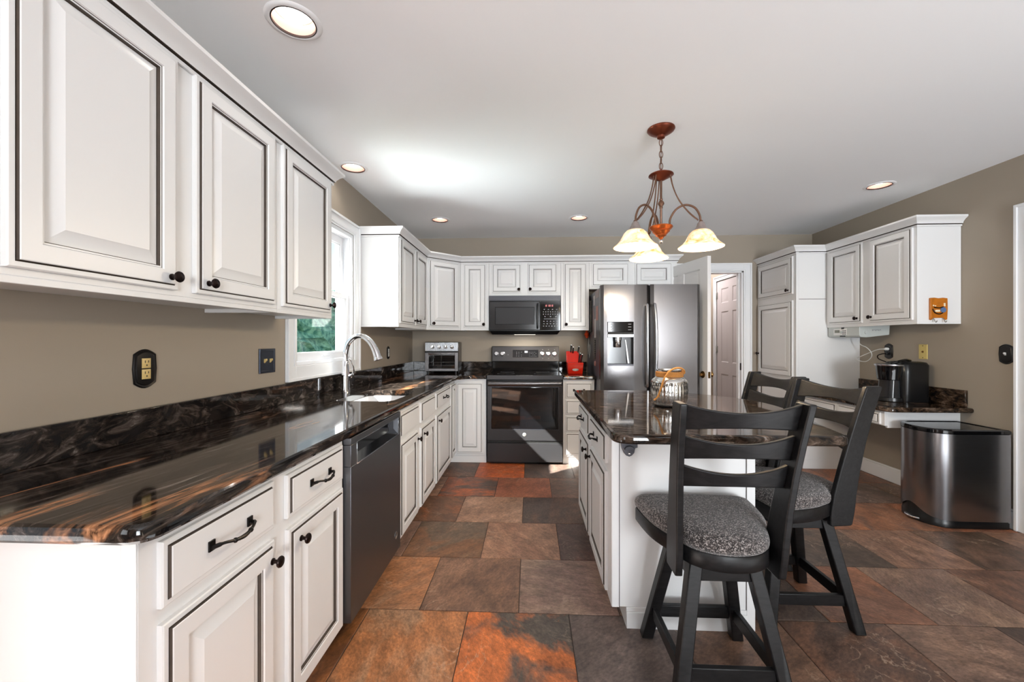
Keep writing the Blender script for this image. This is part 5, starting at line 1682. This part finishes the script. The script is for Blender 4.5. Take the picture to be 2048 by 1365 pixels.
# ================================================================== TRASH CAN
t = thing('trash_can', 'brushed steel pedal trash can with rounded front against the right wall', 'trash can', (2.9, 2.99, 0))
yc, hy, xb, xa, tip = 2.968, 0.168, 3.135, 2.800, 2.655
out = [(xb, yc - hy), (xb, yc + hy)]
for k in range(33):
    a_ = math.pi / 2 - math.pi * k / 32
    s_ = math.sin(a_)
    out.append((xa - (xa - tip) * math.cos(a_) ** 0.9 if math.cos(a_) > 0 else xa, yc + hy * s_))
def scaled(d, z):
    return [(x, y, z) for x, y in offset_poly(out, d)]
MB().rings([scaled(0.010, 0.0), scaled(0.004, 0.004), scaled(0.004, 0.040), scaled(0.008, 0.046), scaled(0.008, 0.125), scaled(0.012, 0.126)], 0).build('base', M['blackplastic'], t)
rb, rt = [], []
for x, y in out:
    u = max(0.0, (2.80 - x) / 0.16)
    w_ = math.exp(-((y - yc) / 0.085) ** 2) * (1 if x < 2.81 else 0)
    rb.append((x, y, 0.050 + 0.070 * w_)); rt.append((x, y, 0.622))
inn = offset_poly(out, 0.006)
MB().rings([rb, rt, [(x, y, 0.622) for x, y in inn]], 0, False, True).build('shell', M['can'], t, ang=25)
MB().rings([scaled(0.004, 0.6225), scaled(-0.002, 0.627), scaled(-0.002, 0.645), scaled(0.006, 0.652), scaled(0.022, 0.652), scaled(0.026, 0.648)], 0).build('lid', M['blackgloss'], t)
mb = MB()
arc = [(tip + 0.035 - 0.055 * math.cos(a_), yc + 0.060 * math.sin(a_)) for a_ in [(-math.pi / 2) + math.pi * k / 12 for k in range(13)]]
mb.rings([[(x, y, z) for x, y in arc] for z in (0.014, 0.026)], 0)
mb.build('pedal', M['steel_h'], t, bevel=0.003)

# ================================================================== COFFEE MAKER
t = thing('coffee_maker', 'black single cup coffee maker on the low desk counter', 'coffee maker', (2.98, 3.42, 0.7555))
def rrect(x0_, x1_, y0_, y1_, r_, z_, n_=5):
    P_ = round_poly([(x0_, y0_), (x1_, y0_), (x1_, y1_), (x0_, y1_)], {0: r_, 1: r_, 2: r_, 3: r_}, n_)
    return [(x, y, z_) for x, y in P_]
MB().rings([rrect(2.930, 3.120, 3.318, 3.522, 0.03, 0.7555), rrect(2.925, 3.122, 3.313, 3.527, 0.04, 0.775), rrect(2.922, 3.126, 3.310, 3.530, 0.05, 0.98), rrect(2.922, 3.128, 3.310, 3.530, 0.05, 1.045), rrect(2.935, 3.120, 3.320, 3.520, 0.05, 1.066), rrect(2.96, 3.10, 3.345, 3.495, 0.05, 1.074)], 0).build('body', M['blackplastic'], t, ang=50)
fc = Fr((2.902, 3.42, 0))
MB().lathe(fc, [(0.074, 0.925), (0.080, 0.930), (0.086, 0.985), (0.090, 1.03), (0.095, 1.046), (0.085, 1.052), (0.0, 1.056)], 36).build('brew_head', M['blackgloss'], t)
MB().lathe(fc, [(0.0955, 1.038), (0.0975, 1.043), (0.0975, 1.050), (0.090, 1.054), (0.084, 1.0535)], 40, 0, False, False).build('silver_ring', M['steel_h'], t)
MB().rings([rrect(2.850, 2.93, 3.345, 3.495, 0.025, 0.785), rrect(2.862, 2.93, 3.35, 3.49, 0.025, 0.93)], 0).build('front_column', M['mwdoor'], t, ang=50)
MB().lathe(fc, [(0.084, 0.7556), (0.088, 0.760), (0.086, 0.785), (0.060, 0.787), (0.0, 0.786)], 32).build('drip_base', M['blackplastic'], t)
MB().tube(bez([(2.86, 3.355, 1.054), (2.91, 3.345, 1.076), (2.98, 3.37, 1.086), (3.04, 3.40, 1.080)], 6), 0.010, 10).build('lid_handle', M['blackgloss'], t)

# ================================================================== UNDER CABINET RADIO
t = thing('under_cabinet_radio', 'pale grey radio mounted under the right wall cabinet', 'radio', (3.0, 3.86, 1.36))
sec_ = [(2.868, 1.3775), (2.868, 1.285), (2.880, 1.272), (2.93, 1.268), (3.12, 1.290), (3.125, 1.3775)]
MB().rings([[(x, y, z) for x, z in sec_] for y in (3.682, 4.052)], 0).build('body', M['greyplastic'], t, bevel=0.004)
fr_ = faceNX(2.868, 0, 0)
mb = MB().box(-3.98, -3.82, 1.290, 1.350, 0.0003, 0.003, 0, fr_)
pn = mb.build('front_panel', M['whiteplastic'], t, bevel=0.001)
MB().box(-3.965, -3.905, 1.312, 1.338, 0.003, 0.004, 0, fr_).build('lcd_display', M['lcd'], pn)
mb = MB()
for a_ in (-3.862, -3.838):
    for z_ in (1.300, 1.315, 1.330):
        mb.box(a_ - 0.008, a_ + 0.008, z_ - 0.003, z_ + 0.003, 0.003, 0.005, 0, fr_)
mb.build('buttons', M['case'], pn)
MB().lathe(fr_.at(-3.885, 1.318, 0.003), [(0.012, 0), (0.012, 0.006), (0.0, 0.007)], 18).build('dial', M['greyplastic'], pn)
MB().box(-3.885, -3.855, 1.345, 1.362, 0.0003, 0.0035, 0, fr_).build('dark_key', M['blackplastic'], t)
MB().box(-3.90, -3.84, 1.276, 1.286, 0.0003, 0.004, 0, fr_).build('lower_key', M['blackplastic'], t)
sy = faceNY(0, 3.682, 0)
MB().lathe(sy.at(2.925, 1.312, 0.0), [(0.016, 0.0003), (0.015, 0.008), (0.0, 0.010)], 20).build('side_knob', M['greyplastic'], t)
mb = MB()
for k in range(6): mb.box(2.975 + k * 0.013, 2.983 + k * 0.013, 1.325 + (k % 2) * 0.004, 1.338, 0.0003, 0.0012, 0, sy)
mb.build('side_print', M['greyprint'], t)

# ================================================================== WALL PLATES
def arch_plate(fr, w_, h_, parent, mat, name='plate'):
    pts = []
    hw, hh, sh = w_ / 2, h_ / 2, h_ / 2 - 0.018
    for k in range(9):
        u = -1 + 2 * k / 8
        pts.append((u * hw * 0.92, sh + 0.018 * math.cos(u * math.pi / 2)))
    pts = [(-hw * 0.90, -sh)] + [(u * hw * 0.92, -sh - 0.018 * math.cos(u * math.pi / 2)) for u in [-1 + 2 * k / 8 for k in range(1, 8)]] + [(hw * 0.92, -sh), (hw, 0), (hw * 0.92, sh)] + [(u * hw * 0.92, sh + 0.018 * math.cos(u * math.pi / 2)) for u in [1 - 2 * k / 8 for k in range(1, 8)]] + [(-hw * 0.92, sh), (-hw, 0)]
    rs = []
    for d, z in ((0, 0.0005), (0, 0.003), (0.003, 0.006), (0.009, 0.0045), (0.011, 0.0065), (0.013, 0.007)):
        rs.append([fr(x, y, z) for x, y in offset_poly(pts, d)])
    return MB().rings(rs, 0).build(name, mat, parent, ang=40)


def sockets(fr, parent, mat, both=True, z=0.007):
    for sy_ in ((1, -1) if both else (1,)):
        q = fr.at(0, sy_ * 0.0195, z)
        s_ = MB().panel(q.at(-0.0165, -0.0175, 0), 0.033, 0.035, [(0, -0.003, 0), (0, 0.0015, 0), (0.0015, 0.0025, 0)]).build('socket', mat, parent)
        mb = MB()
        mb.box(-0.0075, -0.0052, 0.001, 0.010, 0.0026, 0.0030, 0, q); mb.box(0.0052, 0.0075, 0.002, 0.010, 0.0026, 0.0030, 0, q)
        mb.lathe(q.at(0, -0.007, 0.0026), [(0.0027, 0), (0.0027, 0.0004)], 12)
        mb.build('slots', M['darkslot'], s_)


t = thing('wall_outlet', 'ivory double outlet in an ornate black plate on the left wall', 'outlet', (WL, 1.400, 1.138))
q = faceX(WL, 1.400, 1.138)
arch_plate(q, 0.092, 0.140, t, M['blackmetal']); sockets(q, t, M['ivory'])
t = thing('light_switch', 'dark framed double switch plate left of the sink window', 'switch', (WL, 2.078, 1.133))
q = faceX(WL, 2.078, 1.133)
MB().panel(q.at(-0.064, -0.064), 0.128, 0.128, [(0, 0.0005, 0), (0, 0.004, 0), (0.002, 0.007, 0), (0.012, 0.0075, 0), (0.014, 0.005, 0), (0.016, 0.005, 0)]).build('plate', simple('blue_black_plate', srgb(52, 58, 70), 0.3, 0.5), t)
for a_ in (-0.023, 0.023):
    mb = MB().rings([[q(a_ - 0.005, -0.010, 0.005), q(a_ + 0.005, -0.010, 0.005), q(a_ + 0.005, 0.010, 0.005), q(a_ - 0.005, 0.010, 0.005)], [q(a_ - 0.004, 0.004, 0.018), q(a_ + 0.004, 0.004, 0.018), q(a_ + 0.004, 0.012, 0.016), q(a_ - 0.004, 0.012, 0.016)]], 0)
    mb.build('toggle', M['ivory'], t)
t = thing('wall_outlet', 'slim black outlet with two pale sockets right of the faucet', 'outlet', (WL, 3.907, 1.123))
q = faceX(WL, 3.907, 1.123)
arch_plate(q, 0.078, 0.125, t, M['blackplastic']); sockets(q, t, M['whiteplastic'])
t = thing('wall_outlet', 'black outlet with white plug above the coffee maker', 'outlet', (WR, 3.751, 1.146))
q = faceNX(WR, 3.751, 1.146)
arch_plate(q, 0.088, 0.138, t, M['blackplastic']); sockets(q, t, M['blackgloss'])
t = thing('wall_plate', 'plain yellow jack plate on the right wall', 'wall plate', (WR, 3.435, 1.150))
q = faceNX(WR, 3.435, 1.150)
MB().panel(q.at(-0.036, -0.059), 0.072, 0.118, [(0, 0.0005, 0), (0, 0.003, 0), (0.003, 0.0055, 0), (0.004, 0.0055, 0)]).build('plate', M['brassy'], t)
MB().lathe(q.at(0, 0, 0.0055), [(0.009, 0), (0.008, 0.003), (0.004, 0.0035), (0.004, 0.009), (0, 0.009)], 16).build('jack', M['brass'], t)
mb = MB()
for s_ in (-1, 1): mb.lathe(q.at(0, s_ * 0.048, 0.0055), [(0.004, 0), (0.003, 0.0012), (0, 0.0014)], 12)
mb.build('screws', M['darkslot'], t)
t = thing('light_switch', 'ornate black switch plate beside the white door at the right edge', 'switch', (WR, 2.861, 1.149))
q = faceNX(WR, 2.861, 1.149)
arch_plate(q, 0.088, 0.135, t, M['blackplastic'])
MB().rings([[q(-0.005, -0.010, 0.006), q(0.005, -0.010, 0.006), q(0.005, 0.010, 0.006), q(-0.005, 0.010, 0.006)], [q(-0.004, 0.004, 0.019), q(0.004, 0.004, 0.019), q(0.004, 0.012, 0.017), q(-0.004, 0.012, 0.017)]], 0).build('toggle', M['whiteplastic'], t)

# plugs and cords
q = faceNX(WR, 3.751, 1.146)
t = thing('power_cord', 'white looped cord from the radio to the wall outlet', 'cord', (3.1, 3.85, 1.15))
mb = MB().lathe(q.at(0, 0.020, 0.0100), [(0.013, 0.0), (0.013, 0.020), (0.007, 0.026), (0.006, 0.034), (0, 0.035)], 16)
mb.build('plug', M['whiteplastic'], t)
p0 = q(0, 0.020, 0.044)
MB().tube(bez([p0, p0 + Vector((-0.012, 0.05, -0.006)), (3.125, 3.90, 1.128), (3.115, 4.00, 1.085), (3.120, 4.035, 1.070), (3.130, 4.02, 1.050), (3.135, 3.95, 1.045), (3.130, 3.885, 1.085), (3.120, 3.87, 1.130), (3.105, 3.90, 1.175), (3.090, 3.955, 1.205), (3.080, 3.965, 1.24), (3.07, 3.962, 1.287)], 7), 0.0035, 8).build('cable', M['whiteplastic'], t)
t = thing('power_cord', 'black cord from the coffee maker up to the outlet', 'cord', (3.14, 3.65, 1.1))
mb = MB().box(-0.012, 0.012, -0.032, -0.010, 0.0100, 0.030, 0, q)
mb.build('plug', M['blackplastic'], t, bevel=0.004)
MB().tube(bez([q(0, -0.021, 0.030), (3.125, 3.765, 1.122), (3.118, 3.80, 1.105), (3.122, 3.79, 1.075), (3.138, 3.72, 1.045), (3.15, 3.62, 0.98), (3.145, 3.56, 0.85), (3.128, 3.51, 0.80)], 6), 0.0045, 8).build('cable', M['bronze'], t)

# ---- key holder on the end of the right wall cabinet
t = thing('key_holder', 'small rust orange key holder plaque on the wall cabinet end panel', 'key holder', (3.006, 3.144, 1.47))
q = faceNY(3.006, 3.1445, 1.474)
out_ = [(-0.062, -0.080), (-0.052, -0.083), (-0.040, -0.068), (0.036, -0.066), (0.046, -0.083), (0.060, -0.078), (0.064, 0.0), (0.062, 0.078), (0.03, 0.082), (0.0, 0.078), (-0.03, 0.083), (-0.062, 0.080)]
pk = MB().prism(out_, 0.0005, 0.010, 0, q).build('plaque', M['orange'], t, bevel=0.002)
MB().box(-0.064, -0.050, -0.078, 0.080, 0.010, 0.016, 0, q).build('side_rail', M['orange'], pk, bevel=0.003)
MB().rings([[q(0.030 + 0.020 * math.cos(2 * math.pi * k / 24), -0.008 + 0.020 * math.sin(2 * math.pi * k / 24), z_) for k in range(24)] for z_ in (0.009, 0.013)], 0).build('painted_plate', M['blueink'], pk)
for a0, a1, b0, b1 in ((-0.028, 0.006, -0.022, -0.008), (-0.044, -0.036, 0.020, 0.030), (-0.030, -0.022, 0.018, 0.026), (0.034, 0.044, 0.018, 0.042)):
    MB().box(a0, a1, b0, b1, 0.009, 0.014, 0, q).build('painted_shape', M['creampaint'], pk, bevel=0.001)
mb = MB().tube(bez([q(-0.045, 0.0, 0.011), q(-0.03, -0.028, 0.013), q(0.0, -0.038, 0.013), q(0.025, -0.03, 0.012)], 5), 0.004, 8)
mb.tube(bez([q(-0.035, 0.012, 0.011), q(0.0, 0.006, 0.013), q(0.03, 0.015, 0.011)], 5), 0.004, 8)
mb.build('scroll_relief', M['bronze'], pk)
for a_ in (-0.036, 0.032):
    MB().tube(bez([q(a_, -0.070, 0.006), q(a_, -0.082, 0.016), q(a_, -0.094, 0.020), q(a_, -0.098, 0.028), q(a_, -0.088, 0.034)], 5), 0.0032, 8).build('hook', M['badge'], t)
